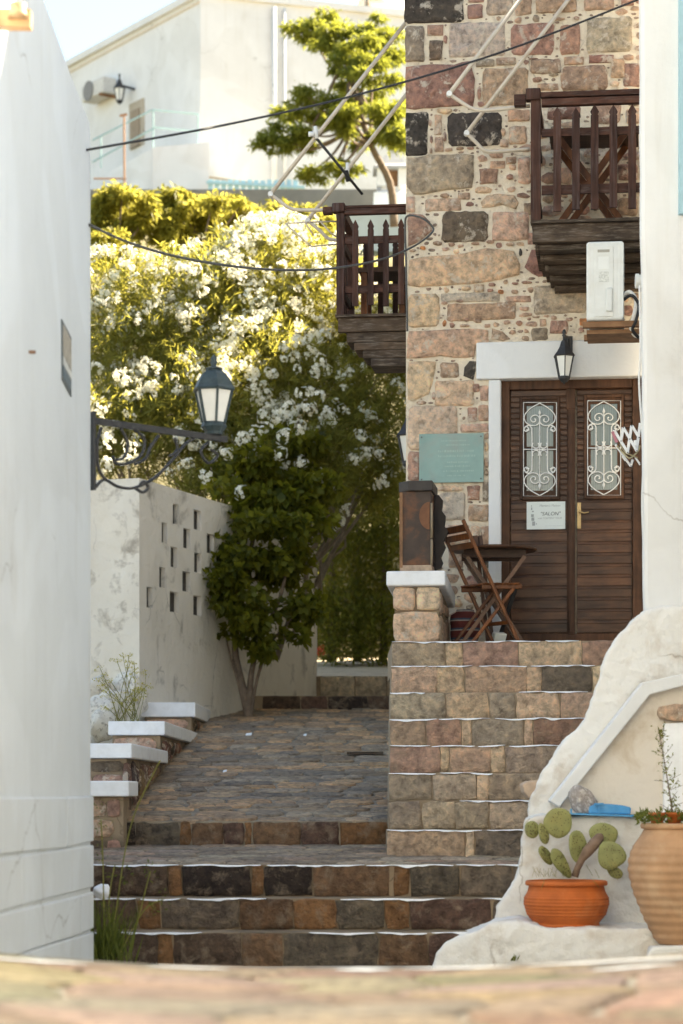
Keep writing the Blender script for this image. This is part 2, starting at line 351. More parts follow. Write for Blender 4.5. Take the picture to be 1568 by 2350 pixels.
def outline_block(x0, y0, x1, y1, jit=.006, step=.035, corner=.05):
    w, h = x1 - x0, y1 - y0; c = min(w, h) * corner
    r = lambda k: random.uniform(-k, k)
    q = [(x0 + abs(r(c)), y0 + abs(r(c))), (x1 - abs(r(c)), y0 + abs(r(c))), (x1 - abs(r(c)), y1 - abs(r(c))), (x0 + abs(r(c)), y1 - abs(r(c)))]
    out = []; rc = min(w, h) * random.uniform(.04, .13)
    for i in range(4):
        a, b = q[i], q[(i + 1) % 4]; L = math.hypot(b[0] - a[0], b[1] - a[1]); k = max(2, min(9, int(L / step))); e = rc / L
        ts = [e] + [e + (1 - 2 * e) * j / k for j in range(1, k)] + [1 - e]
        for t in ts: out.append((a[0] + (b[0] - a[0]) * t + r(jit), a[1] + (b[1] - a[1]) * t + r(jit)))
    return out
def outline_chip(a, b, ha, hb):
    n = random.choice([5, 6, 6, 7]); ph = random.uniform(0, 6.28); out = []
    for i in range(n):
        t = ph + 2 * math.pi * (i + random.uniform(-.28, .28)) / n; c, s = math.cos(t), math.sin(t)
        r = min(1 / max(abs(c), 1e-6), 1 / max(abs(s), 1e-6)) * .5 + .5; k = r * random.uniform(.82, 1.06)
        p = (a + c * ha * k, b + s * hb * k); out.append(p)
    fin = []
    for i in range(n):
        p, q, o = out[i], out[(i + 1) % n], out[i - 1]
        fin.append((p[0] * .86 + o[0] * .14, p[1] * .86 + o[1] * .14)); fin.append((p[0] * .86 + q[0] * .14, p[1] * .86 + q[1] * .14))
    return fin
def outline_poly(pts, step=0.09, jit=0.006):
    out = []; n = len(pts)
    for i in range(n):
        a, b = pts[i], pts[(i + 1) % n]; L = math.hypot(b[0] - a[0], b[1] - a[1]); k = max(1, int(L / step))
        for j in range(k):
            t = (j + (0.15 if j == 0 else 0)) / k
            out.append((a[0] + (b[0] - a[0]) * t + random.uniform(-jit, jit), a[1] + (b[1] - a[1]) * t + random.uniform(-jit, jit)))
    return out
def stone(pl, pts, proud, name, parent, color, bev=0.010, back=0.02, mat=None, dome=0.0):
    n = len(pts); cx = sum(p[0] for p in pts) / n; cy = sum(p[1] for p in pts) / n
    area = 0
    for i in range(n):
        a, b = pts[i], pts[(i + 1) % n]; area += a[0] * b[1] - b[0] * a[1]
    if area < 0: pts = pts[::-1]
    vs = []; mr = min(math.hypot(p[0] - cx, p[1] - cy) for p in pts); bev = min(bev, mr * 0.35)
    for ring in range(3):
        for (x, y) in pts:
            L = math.hypot(x - cx, y - cy) or 1e-6
            k = 1.0 if ring < 2 else 1 - bev / L
            off = (-back, proud - bev * 0.8, proud + random.uniform(-1, 1) * bev * 0.25)[ring]
            vs.append(pl.at(cx + (x - cx) * k, cy + (y - cy) * k, off))
    big = mr > .05; rings = 2
    if big:
        for k2 in (.66, .33):
            for (x, y) in pts: vs.append(pl.at(cx + (x - cx) * k2 * random.uniform(.92, 1.08), cy + (y - cy) * k2 * random.uniform(.92, 1.08), proud + dome + random.uniform(-1, 1) * min(.009, mr * .06)))
        rings = 4
    vs.append(pl.at(cx, cy, proud + dome + random.uniform(-.3, .6) * bev))
    fs = [(r * n + i, r * n + (i + 1) % n, (r + 1) * n + (i + 1) % n, (r + 1) * n + i) for r in range(rings) for i in range(n)]
    fs += [(rings * n + i, rings * n + (i + 1) % n, (rings + 1) * n) for i in range(n)]
    me = bpy.data.meshes.new(name); me.from_pydata([tuple(v) for v in vs], [], fs); me.materials.append(mat or STONE)
    me.polygons.foreach_set('use_smooth', [True] * len(me.polygons))
    return link(name, me, parent, color)
def inside(poly, X, Y):
    r = np.zeros(X.shape, bool); n = len(poly); j = n - 1
    for i in range(n):
        xi, yi = poly[i]; xj, yj = poly[j]
        if abs(yj - yi) > 1e-9: r ^= ((yi > Y) != (yj > Y)) & (X < (xj - xi) * (Y - yi) / (yj - yi) + xi)
        j = i
    return r
def fill_plane(bounds, blocked, sizes, tries, gap=0.012, res=0.006, limit=120, asp=(1.0, 2.4), flip=False):
    """rubble packed into what the big stones leave free; returns (a, b, ha, hb)"""
    a0, b0, a1, b1 = bounds; A = np.arange(a0, a1, res); B = np.arange(b0, b1, res); X, Y = np.meshgrid(A, B, indexing='ij')
    occ = np.zeros(X.shape, bool)
    for poly in blocked:
        xs = [p[0] for p in poly]; ys = [p[1] for p in poly]
        i0, i1 = np.searchsorted(A, [min(xs), max(xs)]); j0, j1 = np.searchsorted(B, [min(ys), max(ys)])
        if i1 > i0 and j1 > j0: occ[i0:i1, j0:j1] |= inside(poly, X[i0:i1, j0:j1], Y[i0:i1, j0:j1])
    out = []
    for h in sizes:
        for _ in range(tries):
            if len(out) >= limit: return out
            k = random.uniform(*asp); ha, hb = (h * k, h) if not flip else (h, h * k)
            a = random.uniform(a0, a1); b = random.uniform(b0, b1)
            i0, i1 = np.searchsorted(A, [a - ha - gap, a + ha + gap]); j0, j1 = np.searchsorted(B, [b - hb - gap, b + hb + gap])
            if i0 == 0 or j0 == 0 or i1 >= len(A) or j1 >= len(B): continue
            if occ[i0:i1, j0:j1].any(): continue
            occ[np.searchsorted(A, a - ha):np.searchsorted(A, a + ha), np.searchsorted(B, b - hb):np.searchsorted(B, b + hb)] = True
            out.append((a, b, ha, hb))
    return out

# ------------------------------------------------------------------ leaves in bulk
def unit(a): return a / np.maximum(np.linalg.norm(a, axis=1, keepdims=True), 1e-9)
def mesh_np(name, verts, faces, mat, parent=None, nper=4):
    me = bpy.data.meshes.new(name); nv = len(verts); nf = len(faces)
    me.vertices.add(nv); me.vertices.foreach_set('co', np.asarray(verts, np.float32).ravel())
    me.loops.add(nf * nper); me.loops.foreach_set('vertex_index', np.asarray(faces, np.int32).ravel())
    me.polygons.add(nf); me.polygons.foreach_set('loop_start', np.arange(0, nf * nper, nper, dtype=np.int32))
    me.polygons.foreach_set('loop_total', np.full(nf, nper, np.int32))
    me.materials.append(mat); me.update(calc_edges=True); return link(name, me, parent)
def leaves(name, C, D, L, W, mat, parent=None, fold=0.18, broad=0.45, droop=0.0):
    """one folded four-sided blade per leaf: base C, direction D, length L, width W"""
    n = len(C); D = unit(D); R = NR.normal(size=(n, 3)); S = unit(np.cross(D, R)); U = np.cross(S, D)
    L = np.asarray(L).reshape(-1, 1) * np.ones((n, 1)); W = np.asarray(W).reshape(-1, 1) * np.ones((n, 1))
    tip = C + D * L; tip[:, 2] -= (L[:, 0] * droop); mid = C + D * L * broad
    v = np.stack([C, mid + S * W / 2 + U * W * fold, tip, mid - S * W / 2 + U * W * fold], 1).reshape(-1, 3)
    i = np.arange(n)[:, None] * 4
    f = np.concatenate([i + np.array([[0, 1, 2]]), i + np.array([[0, 2, 3]])], 0)
    return mesh_np(name, v, f, mat, parent, 3)
def in_ellipsoids(ell, n, shell=0.0):
    """n points spread over ellipsoids (cx,cy,cz,rx,ry,rz), weighted by surface; shell pushes points outwards"""
    w = np.array([e[3] * e[4] + e[4] * e[5] + e[3] * e[5] for e in ell]); w = w / w.sum()
    k = NR.choice(len(ell), n, p=w); E = np.array(ell)[k]
    d = unit(NR.normal(size=(n, 3))); r = NR.uniform(shell, 1, (n, 1)) ** (1 / 2.2)
    return E[:, :3] + d * r * E[:, 3:], d, r[:, 0]
def tufts(P, D, per, Lr, Wr, spread=0.9, up=0.3):
    n = len(P); m = n * per; C = np.repeat(P, per, 0); A = np.repeat(D, per, 0)
    d = unit(A * (1.0 - spread * 0.5) + NR.normal(size=(m, 3)) * spread * 0.6 + np.array([[0, 0, up]]))
    C = C + NR.normal(size=(m, 3)) * 0.03 - A * NR.uniform(0, 0.12, (m, 1))
    return C, d, NR.uniform(*Lr, m), NR.uniform(*Wr, m)
# ================================================================== GROUND AND STREET
g = MB(); g.abox((-300, -200, -0.9), (300, 400, -0.45)); tag(g.build('ground', EARTH), kind='structure')
def street_z(x, d):
    k = [(-12, .62), (4, .57), (5.5, .54), (8.0, .452), (8.6, .41), (9.5, .32), (11, .16), (13, .03), (15.2, -.01)]
    for (a, za), (b, zb) in zip(k, k[1:]):
        if d <= b:
            t = max(0, (d - a) / (b - a)); z = za + (zb - za) * t; break
    else: z = -.01
    return z + 0.040 * min(abs(x), 1.6) ** 2 * (1 if d < 10 else max(0, (13 - d) / 3)) + 0.012 * mnoise.noise(Vector((x * 1.3, d * 1.3, 0)))
g = MB(); xs = np.linspace(-7, 9, 81); ds = np.concatenate([np.linspace(-12, 3.8, 20), np.linspace(4, 15.2, 75)])
vs = [(x, d, street_z(x, d)) for d in ds for x in xs]; nx = len(xs)
g.add(vs, [(j * nx + i, j * nx + i + 1, (j + 1) * nx + i + 1, (j + 1) * nx + i) for j in range(len(ds) - 1) for i in range(nx - 1)])
street = tag(g.build('street', STREETM, smooth=True), kind='structure')
def flag(pts, c):
    n = len(pts); cx = sum(p[0] for p in pts) / n; cy = sum(p[1] for p in pts) / n
    vs = []
    for k, h in ((1.0, -0.01), (1.0, 0.010), (0.95, 0.016)):
        for (x, y) in pts:
            X, Y = cx + (x - cx) * k, cy + (y - cy) * k; vs.append((X, Y, street_z(X, Y) + h))
    vs.append((cx, cy, street_z(cx, cy) + 0.017))
    fs = [(r * n + i, r * n + (i + 1) % n, (r + 1) * n + (i + 1) % n, (r + 1) * n + i) for r in range(2) for i in range(n)] + [(2 * n + i, 2 * n + (i + 1) % n, 3 * n) for i in range(n)]
    me = bpy.data.meshes.new('flagstone'); me.from_pydata(vs, [], fs); me.materials.append(PATHST)
    me.polygons.foreach_set('use_smooth', [True] * len(me.polygons)); link('flagstone', me, street, c)
jit = {}
def corner(i, j):
    if (i, j) not in jit: jit[(i, j)] = (-2.1 + i * 0.46 + random.uniform(-.13, .13) + (j % 2) * .2, 4.3 + j * 0.52 + random.uniform(-.14, .14))
    return jit[(i, j)]
for i in range(9):
    for j in range(8):
        q = [corner(i, j), corner(i + 1, j), corner(i + 1, j + 1), corner(i, j + 1)]
        cx = sum(p[0] for p in q) / 4; cy = sum(p[1] for p in q) / 4; pts = []
        for k in range(4):
            a, b = q[k], q[(k + 1) % 4]
            for t in (0.08, 0.36, 0.64, 0.92):
                x = a[0] + (b[0] - a[0]) * t; y = a[1] + (b[1] - a[1]) * t
                pts.append((cx + (x - cx) * 0.93 + random.uniform(-.012, .012), cy + (y - cy) * 0.92 + random.uniform(-.012, .012)))
        warm = min(1, max(0, (cx + 1.2) / 1.6)); base = random.choice([(0.37, .325, .265), (.40, .351, .286), (.335, .294, .24), (.42, .369, .30)])
        flag(pts, tuple(c * random.uniform(.85, 1.1) for c in base))
for (x0, x1, d0, dd) in ((-1.12, -.80, 7.55, .08), (-.62, -.36, 7.72, .03), (-.02, .16, 7.8, .02), (.2, .55, 7.85, -.02), (.6, 1.35, 7.8, -.22), (.75, 1.0, 7.2, .05)):
    s = MB(); n = 14; vs = []
    for i in range(n + 1):
        t = i / n; x = x0 + (x1 - x0) * t; d = d0 + dd * t + .015 * math.sin(i * 1.3); w = .085 * math.sin(math.pi * (t * .9 + .05)) * (.7 + .5 * mnoise.noise(Vector((x * 6, 1, 4)))) + .01
        vs += [(x, d - w, street_z(x, d - w) + .021), (x, d + w, street_z(x, d + w) + .021)]
    s.add(vs, [(2 * i, 2 * i + 2, 2 * i + 3, 2 * i + 1) for i in range(n)]); s.build('painted_joint', PAINT, street)

# ================================================================== LEFT WHITE WALL
LX = lambda d: -1.366 - 0.0477 * (13.2 - d)
lw = thing('white_house_wall', (LX(13.2), 13.2, 0), 'tall smooth white wall in shade along the left edge, its top sloping down to a corner', 'wall')
prof = [(13.2, -.4), (13.2, 4.60), (13.16, 4.71), (12.9, 4.74), (12.53, 4.78), (11.74, 4.90), (11.2, 5.10), (10.7, 6.0), (10.2, 9.4), (1.0, 9.4), (1.0, -.4)]  # top beyond the frame raised high to bounce more sun into the lane
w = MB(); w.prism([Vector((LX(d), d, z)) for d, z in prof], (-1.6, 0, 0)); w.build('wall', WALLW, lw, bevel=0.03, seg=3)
zl = [-.35, .06, .312, .527, .769, 1.036]     # joints of the rendered plinth
for i in range(len(zl) - 1):
    cuts = [6.2, [9.6, 9.1, 10.2, 8.7, 9.9][i], [12.1, 11.2, 12.75, 11.0, 12.3][i], 13.2]
    for a, b in zip(cuts, cuts[1:]):
        m = MB(); e = 0.007; p = 0.014
        bend = lambda d: 0.012 * math.sin(d * 1.7 + i)
        q = []
        for z in (zl[i] + e, zl[i + 1] - e):
            for (d, off) in ((a + e, -.01), (a + e, p), (b - (0.0 if b == 13.2 else e), p), (b - (0.0 if b == 13.2 else e), -.01)):
                q.append(Vector((LX(d) + off, d, z + bend(d) * (1 if i < 4 or z < 1 else .3))))
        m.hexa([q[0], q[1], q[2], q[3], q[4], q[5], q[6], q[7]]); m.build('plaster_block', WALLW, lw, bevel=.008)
# wooden beam end at the top left
bm_ = MB(); c = V(8, 42, 10.5); bm_.bar(c + Vector((-.8, 0, 0)), V(72, 46, 10.5), .07, .075); o = bm_.build('roof_beam', wood('pale_beam', (.45, .27, .13), (.62, .42, .24), 'x'))
tag(o, 'pale sunlit wooden beam end jutting from the top of the left white wall', 'beam')
bm_ = MB(); c = V(42, 26, 10.45); bm_.lathe(c - Vector((0, 0, .03)), [(.045, 0), (.04, .02), (.035, .035), (.038, .06)], 16); bm_.build('insulator', MATS['pale_beam'], o, smooth=True)
# ceramic picture plaque on the left wall
def lwp(x, y, off=0.0):
    P0 = Vector((LX(13.2), 13.2, 0)); n = Vector((1, -.0477, 0)).normalized(); return hit(x, y, P0 + n * off, n)
pq = thing('tile_plaque', lwp(151, 820), 'small framed tile picture in grey and blue on the left white wall', 'plaque')
def lwquad(pts, t0, t1):
    return [lwp(x, y) + Vector((t0, 0, 0)) for x, y in pts], [lwp(x, y) + Vector((t1, 0, 0)) for x, y in pts]
a, b = lwquad([(140, 732), (162, 776), (162, 911), (141, 871)], -.004, .006); m = MB(); m.hexa(a + b); m.build('frame', simple('plaque_frame', (.10, .12, .13), .5), pq)
a, b = lwquad([(142.5, 745), (160.5, 782), (160.5, 852), (142.5, 815)], .002, .009); m = MB(); m.hexa(a + b); m.build('upper_tile', simple('plaque_tile', (.33, .31, .27), .3, var=.5, nscale=25, stain=(.55, .53, .48)), pq)
a, b = lwquad([(142.5, 817), (160.5, 854), (160.5, 872), (142.5, 838)], .002, .0095); m = MB(); m.hexa(a + b); m.build('name_strip', simple('plaque_strip', (.55, .56, .54), .4, var=.3, nscale=60), pq)
a, b = lwquad([(142.5, 840), (160.5, 874), (160.5, 900), (142.5, 864)], .002, .009); m = MB(); m.hexa(a + b); m.build('lower_tile', simple('plaque_blue', (.07, .13, .18), .3, var=.3), pq)
m = MB(); p = lwp(67, 808); m.tube([p - Vector((.01, 0, 0)), p + Vector((.03, 0, 0))], .008, 8); tag(m.build('wall_hook', RUSTW), 'tiny rusty nail stub in the left white wall', 'nail')

# unseen white house added behind the viewpoint, bouncing sun into the lane
oh = thing('unseen_fill_house', (0, -5.5, .6), 'unseen white house added behind the viewpoint to bounce sunlight onto the stone house', 'house')
m = MB(); m.abox((-11, -13, -.3), (11, -5.5, 7.8)); m.build('wall', WHITE, oh)
m = MB(); m.abox((-11.15, -13.1, 7.803), (11.15, -5.35, 8.0)); m.build('roof_edge', WHITE, oh)
for x in (-6, -2.2, 2.6, 6.5):
    m = MB(); m.abox((x, -5.52, 2.0), (x + 1.0, -5.46, 3.5)); m.build('shutter', BLUE, oh)

# ================================================================== STONE HOUSE
TH = math.radians(7.0)
U = Vector((math.cos(TH), -math.sin(TH), 0)); NN = Vector((-math.sin(TH), -math.cos(TH), 0)); WZ = Vector((0, 0, 1)); IN = -NN
HD = 19.8
FO = Vector(((932 - CX) / F * HD, HD, 0)); FAC = Plane(FO, U, WZ, NN)
def fs_(x, y, off=0.0): return FAC.px(x, y, off)
def fbox(mb, s0, s1, z0, z1, o0, o1, m=0):
    q = [FAC.at(s, z, o) for z in (z0, z1) for (s, o) in ((s0, o0), (s1, o0), (s1, o1), (s0, o1))]; return mb.hexa(q, m)
def fpx(mb, x0, y0, x1, y1, o0, o1, ref=None):
    """box seen at photo rectangle on the plane at offset o1 (front)"""
    s0, z1 = fs_(x0, y0, o1); s1, z0 = fs_(x1, y1, o1); return fbox(mb, s0, s1, z0, z1, o0, o1)
house = thing('stone_house', FO, 'tall rubble stone house with cream mortar, wooden balconies and a double door', 'house')
TOPZ = 8.35; sR = 3.2
sJ0, _ = fs_(1122, 1100); sJ1, _ = fs_(1150, 1100); sD1, _ = fs_(1478, 1100)
_, zLt = fs_(1280, 784); _, zLb = fs_(1280, 869); zF = FAC.px(1300, 1474, 0.9)[1]
w = MB(); fbox(w, 0, sJ0, -.3, TOPZ, -15.5, 0); fbox(w, sJ0, sR, zLb + .02, TOPZ, -15.5, 0); fbox(w, sJ0, sR, -.3, zLb + .02, -8.5, -.16)  # rear depth extended out of view so the house shades the hedge
fbox(w, sD1 + .02, sR, -.3, zLb + .02, -.16, 0)
w.build('wall', MORTAR, house)
# traced stones: zoom windows (offset x, offset y, factor) in photo pixels
ZR = {'A': (1000, 0), 'B': (1000, 480), 'C': (1000, 780), 'D': (1300, 0), 'E': (1300, 560)}
K = 1568 / 1708.0
def zz(r, x, y): a, b = ZR[r]; return ((a + x / 4.0) * K, (b + y / 4.0) * K)
RECT = [('A', 35, -80, 648, 225, 'k'), ('A', 680, -80, 845, 25, 'r'), ('A', 672, 50, 830, 185, 'r'), ('A', 860, -80, 1140, 160, 'G'), ('A', 1150, -60, 1322, 150, 'b'),
 ('A', 45, 265, 250, 622, 'g'), ('A', 270, 250, 440, 360, 'r'), ('A', 290, 405, 430, 605, 'd'), ('A', 432, 355, 480, 440, 'r'), ('A', 485, 222, 1060, 568, 'l'),
 ('A', 1108, 235, 1545, 550, 'r'), ('A', 760, 598, 945, 668, 'g'), ('A', 962, 580, 1160, 650, 'b'), ('A', 812, 675, 1285, 1058, 'b'), ('A', 772, 860, 818, 1000, 'r'), ('A', 775, 1015, 850, 1068, 'r'),
 ('A', 55, 1122, 287, 1558, 'k'), ('A', 472, 1132, 1030, 1458, 'k'), ('A', 345, 1150, 418, 1350, 'p'), ('A', 372, 1085, 530, 1142, 't'),
 ('A', 1080, 1105, 1300, 1212, 'p'), ('A', 1082, 1262, 1270, 1442, 'p'), ('A', 1005, 1280, 1062, 1362, 'p'), ('A', 1000, 1395, 1090, 1470, 'b'), ('A', 285, 1190, 320, 1270, 'b'),
 ('A', 430, 1320, 470, 1420, 'r'), ('A', 345, 1370, 436, 1522, 'b'), ('A', 298, 1360, 330, 1440, 'r'), ('A', 295, 1480, 330, 1540, 'b'), ('A', 450, 1485, 535, 1516, 'b'), ('A', 560, 1470, 640, 1500, 'b'), ('A', 668, 1472, 742, 1500, 'r'),
 ('A', 795, 1690, 985, 1840, 'r'), ('A', 900, 1610, 1055, 1685, 'p'), ('A', 1062, 1572, 1165, 1640, 'b'), ('A', 1062, 1745, 1140, 1800, 'r'), ('A', 1182, 1572, 1308, 1838, 'p'),
 ('B', 66, 45, 152, 205, 'p'), ('B', 252, 70, 612, 190, 'p'), ('B', 575, 10, 705, 78, 'p'), ('B', 400, 15, 500, 58, 'b'), ('B', 1240, 112, 1320, 225, 'b'), ('B', 1165, 5, 1310, 68, 'r'),
 ('B', 412, 195, 888, 498, 'd'), ('B', 922, 196, 1298, 488, 'p'), ('B', 1275, 412, 1375, 528, 'r'),
 ('B', 330, 488, 430, 540, 'b'), ('B', 480, 510, 552, 546, 'p'), ('B', 410, 556, 500, 590, 'p'), ('B', 570, 525, 640, 560, 'p'), ('B', 710, 503, 802, 532, 'p'), ('B', 860, 480, 952, 520, 'p'), ('B', 1050, 505, 1150, 545, 'b'), ('B', 1160, 498, 1250, 540, 'p'),
 ('B', 200, 545, 262, 582, 'o'), ('B', 90, 574, 162, 602, 'p'), ('B', 1190, 565, 1224, 648, 'k'), ('B', 76, 1022, 400, 1350, 't'), ('B', 410, 1014, 1000, 1094, 'l'), ('B', 1056, 1042, 1310, 1104, 'p'),
 ('B', 470, 1118, 1165, 1278, 'b'), ('B', 1332, 930, 1880, 1214, 'G'), ('B', 885, 914, 960, 946, 'r'), ('B', 978, 978, 1042, 1020, 'o'), ('B', 870, 970, 940, 1000, 'r'), ('B', 1114, 904, 1192, 930, 'r'), ('B', 1210, 890, 1332, 920, 'r'),
 ('B', 1110, 978, 1182, 1020, 'b'), ('B', 610, 940, 722, 990, 't'), ('B', 740, 930, 842, 1000, 't'), ('B', 410, 1096, 480, 1130, 'p'), ('B', 560, 1076, 640, 1106, 'p'), ('B', 1195, 1146, 1290, 1190, 'p'), ('B', 1190, 1210, 1330, 1250, 'p'),
 ('B', 425, 1275, 466, 1350, 'o'), ('B', 488, 1308, 556, 1360, 'r'), ('B', 500, 1264, 546, 1300, 'b'), ('B', 578, 1264, 622, 1296, 'p'), ('B', 640, 1260, 692, 1300, 'r'), ('B', 720, 1266, 822, 1312, 'p'), ('B', 598, 1325, 702, 1352, 'p'), ('B', 840, 1320, 912, 1356, 'p'),
 ('B', 925, 1300, 1000, 1350, 'p'), ('B', 1028, 1286, 1112, 1326, 'p'), ('B', 1150, 1290, 1236, 1340, 'r'), ('B', 1252, 1290, 1386, 1352, 'p'), ('B', 1396, 1272, 1466, 1344, 'p'), ('B', 1270, 1254, 1312, 1286, 'p'), ('B', 1320, 1238, 1402, 1262, 'b'), ('B', 1434, 1228, 1500, 1256, 'p'), ('B', 1506, 1236, 1570, 1280, 'p'),
 ('B', 1088, 1380, 1160, 1430, 'p'), ('B', 1236, 1370, 1290, 1410, 'p'), ('B', 1216, 1440, 1298, 1490, 'b'), ('B', 1312, 1358, 1478, 1484, 'g'), ('B', 1502, 1284, 1640, 1420, 'r'),
 ('B', 402, 1706, 590, 1858, 'p'), ('B', 352, 1885, 745, 2145, 'T'), ('B', 712, 1922, 800, 2002, 'r'), ('B', 800, 1936, 888, 2090, 'p'), ('B', 318, 2002, 360, 2085, 'r'),
 ('C', 72, 935, 585, 1375, 'T'), ('C', 676, 950, 772, 1100, 'r'), ('C', 784, 932, 890, 1090, 'p'), ('C', 605, 1120, 888, 1198, 'p'), ('C', 845, 1202, 890, 1280, 'p'), ('C', 845, 1300, 890, 1400, 't'), ('C', 842, 1460, 894, 1560, 'b'), ('C', 842, 1572, 896, 1640, 'b'),
 ('C', 76, 1392, 200, 1690, 'r'), ('C', 345, 1736, 640, 1796, 'T'), ('C', 385, 1800, 660, 2080, 'l'), ('C', 672, 1738, 802, 1884, 'r'), ('C', 826, 1700, 894, 1898, 'g'), ('C', 680, 1922, 894, 2098, 'p'),
 ('C', 440, 2126, 690, 2330, 'p'), ('C', 705, 2140, 800, 2330, 't'), ('C', 812, 2140, 896, 2330, 'p'), ('C', 480, 2360, 640, 2560, 'b'), ('C', 660, 2360, 780, 2500, 'p'), ('C', 800, 2360, 900, 2560, 'd'),
 ('D', 155, -60, 570, 128, 'b'), ('D', 640, -60, 940, 100, 'b'), ('D', 1010, -50, 1140, 60, 'r'), ('D', 320, 176, 460, 210, 'b'), ('D', 530, 170, 600, 200, 'r'), ('D', 396, 252, 606, 548, 'r'), ('D', 652, 172, 1122, 518, 'G'), ('D', 102, 598, 404, 738, 'b'), ('D', 85, 586, 190, 594, 'r'),
 ('D', 440, 572, 640, 645, 'b'), ('D', 690, 556, 940, 632, 'R'), ('D', 402, 664, 880, 905, 'b'), ('D', 286, 726, 386, 770, 'g'), ('D', 120, 772, 230, 826, 'r'), ('D', 172, 840, 385, 905, 'p'), ('D', 905, 585, 1050, 785, 'b'), ('D', 1030, 546, 1150, 606, 'b'), ('D', 1026, 640, 1200, 870, 'r'), ('D', 890, 812, 1000, 870, 't'),
 ('D', 272, 1072, 610, 1200, 'R'), ('D', 730, 1024, 1010, 1240, 'b'), ('D', 1080, 1010, 1200, 1060, 'g'), ('D', 1060, 1090, 1210, 1240, 'p'), ('D', 560, 1620, 640, 1800, 't'), ('D', 750, 1620, 830, 1800, 'b'), ('D', 980, 1640, 1180, 1800, 'r'), ('D', 390, 1680, 520, 1840, 'p'), ('D', 750, 1930, 980, 2080, 'g'), ('D', 980, 1980, 1180, 2160, 'b'), ('D', 330, 1300, 560, 1480, 'b'), ('D', 620, 1300, 850, 1460, 'r'), ('D', 900, 1280, 1180, 1480, 'g'),
 ('E', 302, 962, 484, 1100, 'r'), ('E', 452, 936, 540, 974, 'r'), ('E', 592, 942, 700, 1018, 'o'), ('E', 576, 1032, 640, 1092, 'r'), ('E', 660, 1020, 760, 1110, 'l'), ('E', 780, 960, 960, 1080, 't'), ('E', 985, 980, 1120, 1100, 'b')]
POLY = [('A', 'R', [(46, 675), (300, 652), (530, 650), (700, 602), (745, 780), (752, 1058), (500, 1070), (60, 1098)]),
 ('A', 'G', [(64, 1585), (400, 1545), (735, 1540), (742, 1880), (500, 1895), (250, 1945), (150, 1948), (66, 1880)]),
 ('B', 't', [(802, 110), (850, 40), (960, 12), (1130, 25), (1190, 90), (1190, 175), (1040, 125), (820, 172)]),
 ('B', 'r', [(80, 212), (220, 215), (290, 290), (330, 380), (240, 460), (80, 565)]),
 ('B', 't', [(80, 680), (300, 642), (550, 632), (850, 562), (1130, 577), (1195, 700), (1205, 830), (900, 900), (500, 938), (82, 948)]),
 ('B', 'R', [(1302, 580), (1400, 556), (1488, 840), (1400, 850), (1246, 770)]),
 ('B', 'p', [(72, 1392), (450, 1380), (880, 1372), (893, 1490), (895, 1516), (762, 1520), (758, 1645), (560, 1662), (420, 1632), (72, 1672)]),
 ('B', 'p', [(914, 1362), (1010, 1390), (1112, 1470), (1060, 1488), (916, 1492)]),
 ('B', 't', [(76, 1702), (350, 1694), (362, 1740), (335, 1900), (300, 2020), (130, 2098), (78, 2090)]),
 ('B', 'k', [(632, 1760), (680, 1700), (758, 1682), (758, 1876), (630, 1858)])]
blocked = []
for (r, x0, y0, x1, y1, c) in RECT:
    a0, b1 = fs_(*zz(r, x0, y0)); a1, b0 = fs_(*zz(r, x1, y1)); big = min(a1 - a0, b1 - b0)
    p = 7.0 if big > .18 else (3.6 if big > .07 else 2.6)
    pts = outline_block(a0, b0, a1, b1, .005 if big > .1 else .003, .045) if big > .055 else outline_chip((a0 + a1) / 2, (b0 + b1) / 2, (a1 - a0) / 2, (b1 - b0) / 2)
    blocked.append(pts); stone(FAC, pts, random.uniform(.010, .024), 'stone', house, sc(c), .012 if big > .1 else .008, dome=random.uniform(0, .012))
for (r, c, pl) in POLY:
    pts = outline_poly([fs_(*zz(r, x, y)) for x, y in pl], .07, .006); blocked.append(pts); stone(FAC, pts, random.uniform(.014, .024), 'stone', house, sc(c), .012, dome=.006)
# keep clear of lintel, jamb and doorway
lint = [fs_(1091, 776), fs_(1480, 770), fs_(1480, 880), fs_(1091, 880)]; jam = [fs_(1118, 870), fs_(1480, 860), fs_(1480, 1480), fs_(1118, 1480)]
pqb = [fs_(958, 986), fs_(1114, 980), fs_(1114, 1114), fs_(958, 1118)]
sT, zT = fs_(1470, -20); _, zB = fs_(1000, 1440)
fills = fill_plane((0.01, zB, sT + .05, zT), blocked + [lint, jam, pqb], [.05, .04, .032, .026, .021, .017, .014], 2600, gap=.004, limit=112)
for (a, b, ha, hb) in fills:
    stone(FAC, outline_chip(a, b, ha, hb), random.uniform(.004, .014), 'stone', house, sc(random.choice('pprbbtgbr'), .2), .006, dome=.004)
blk2 = blocked + [lint, jam, pqb] + [[(a - ha, b - hb), (a + ha, b - hb), (a + ha, b + hb), (a - ha, b + hb)] for a, b, ha, hb in fills]
chips = MB()
for (a, b, ha, hb) in fill_plane((0.01, zB, sT + .05, zT), blk2, [.016, .012, .009, .007], 2500, gap=.003, limit=300, res=.004):
    pts = outline_chip(a, b, ha, hb); n = len(pts); chips.add([FAC.at(x, y, -.004) for x, y in pts] + [FAC.at(a + (x - a) * .7, b + (y - b) * .7, .006) for x, y in pts], [(i, (i + 1) % n, n + (i + 1) % n, n + i) for i in range(n)] + [tuple(range(n, 2 * n))])
tag(chips.build('rubble_chips', simple('rubble_chip', (.30, .215, .16), .9, var=.6, nscale=16, bstr=.6, bd=.01), house), kind='stuff')
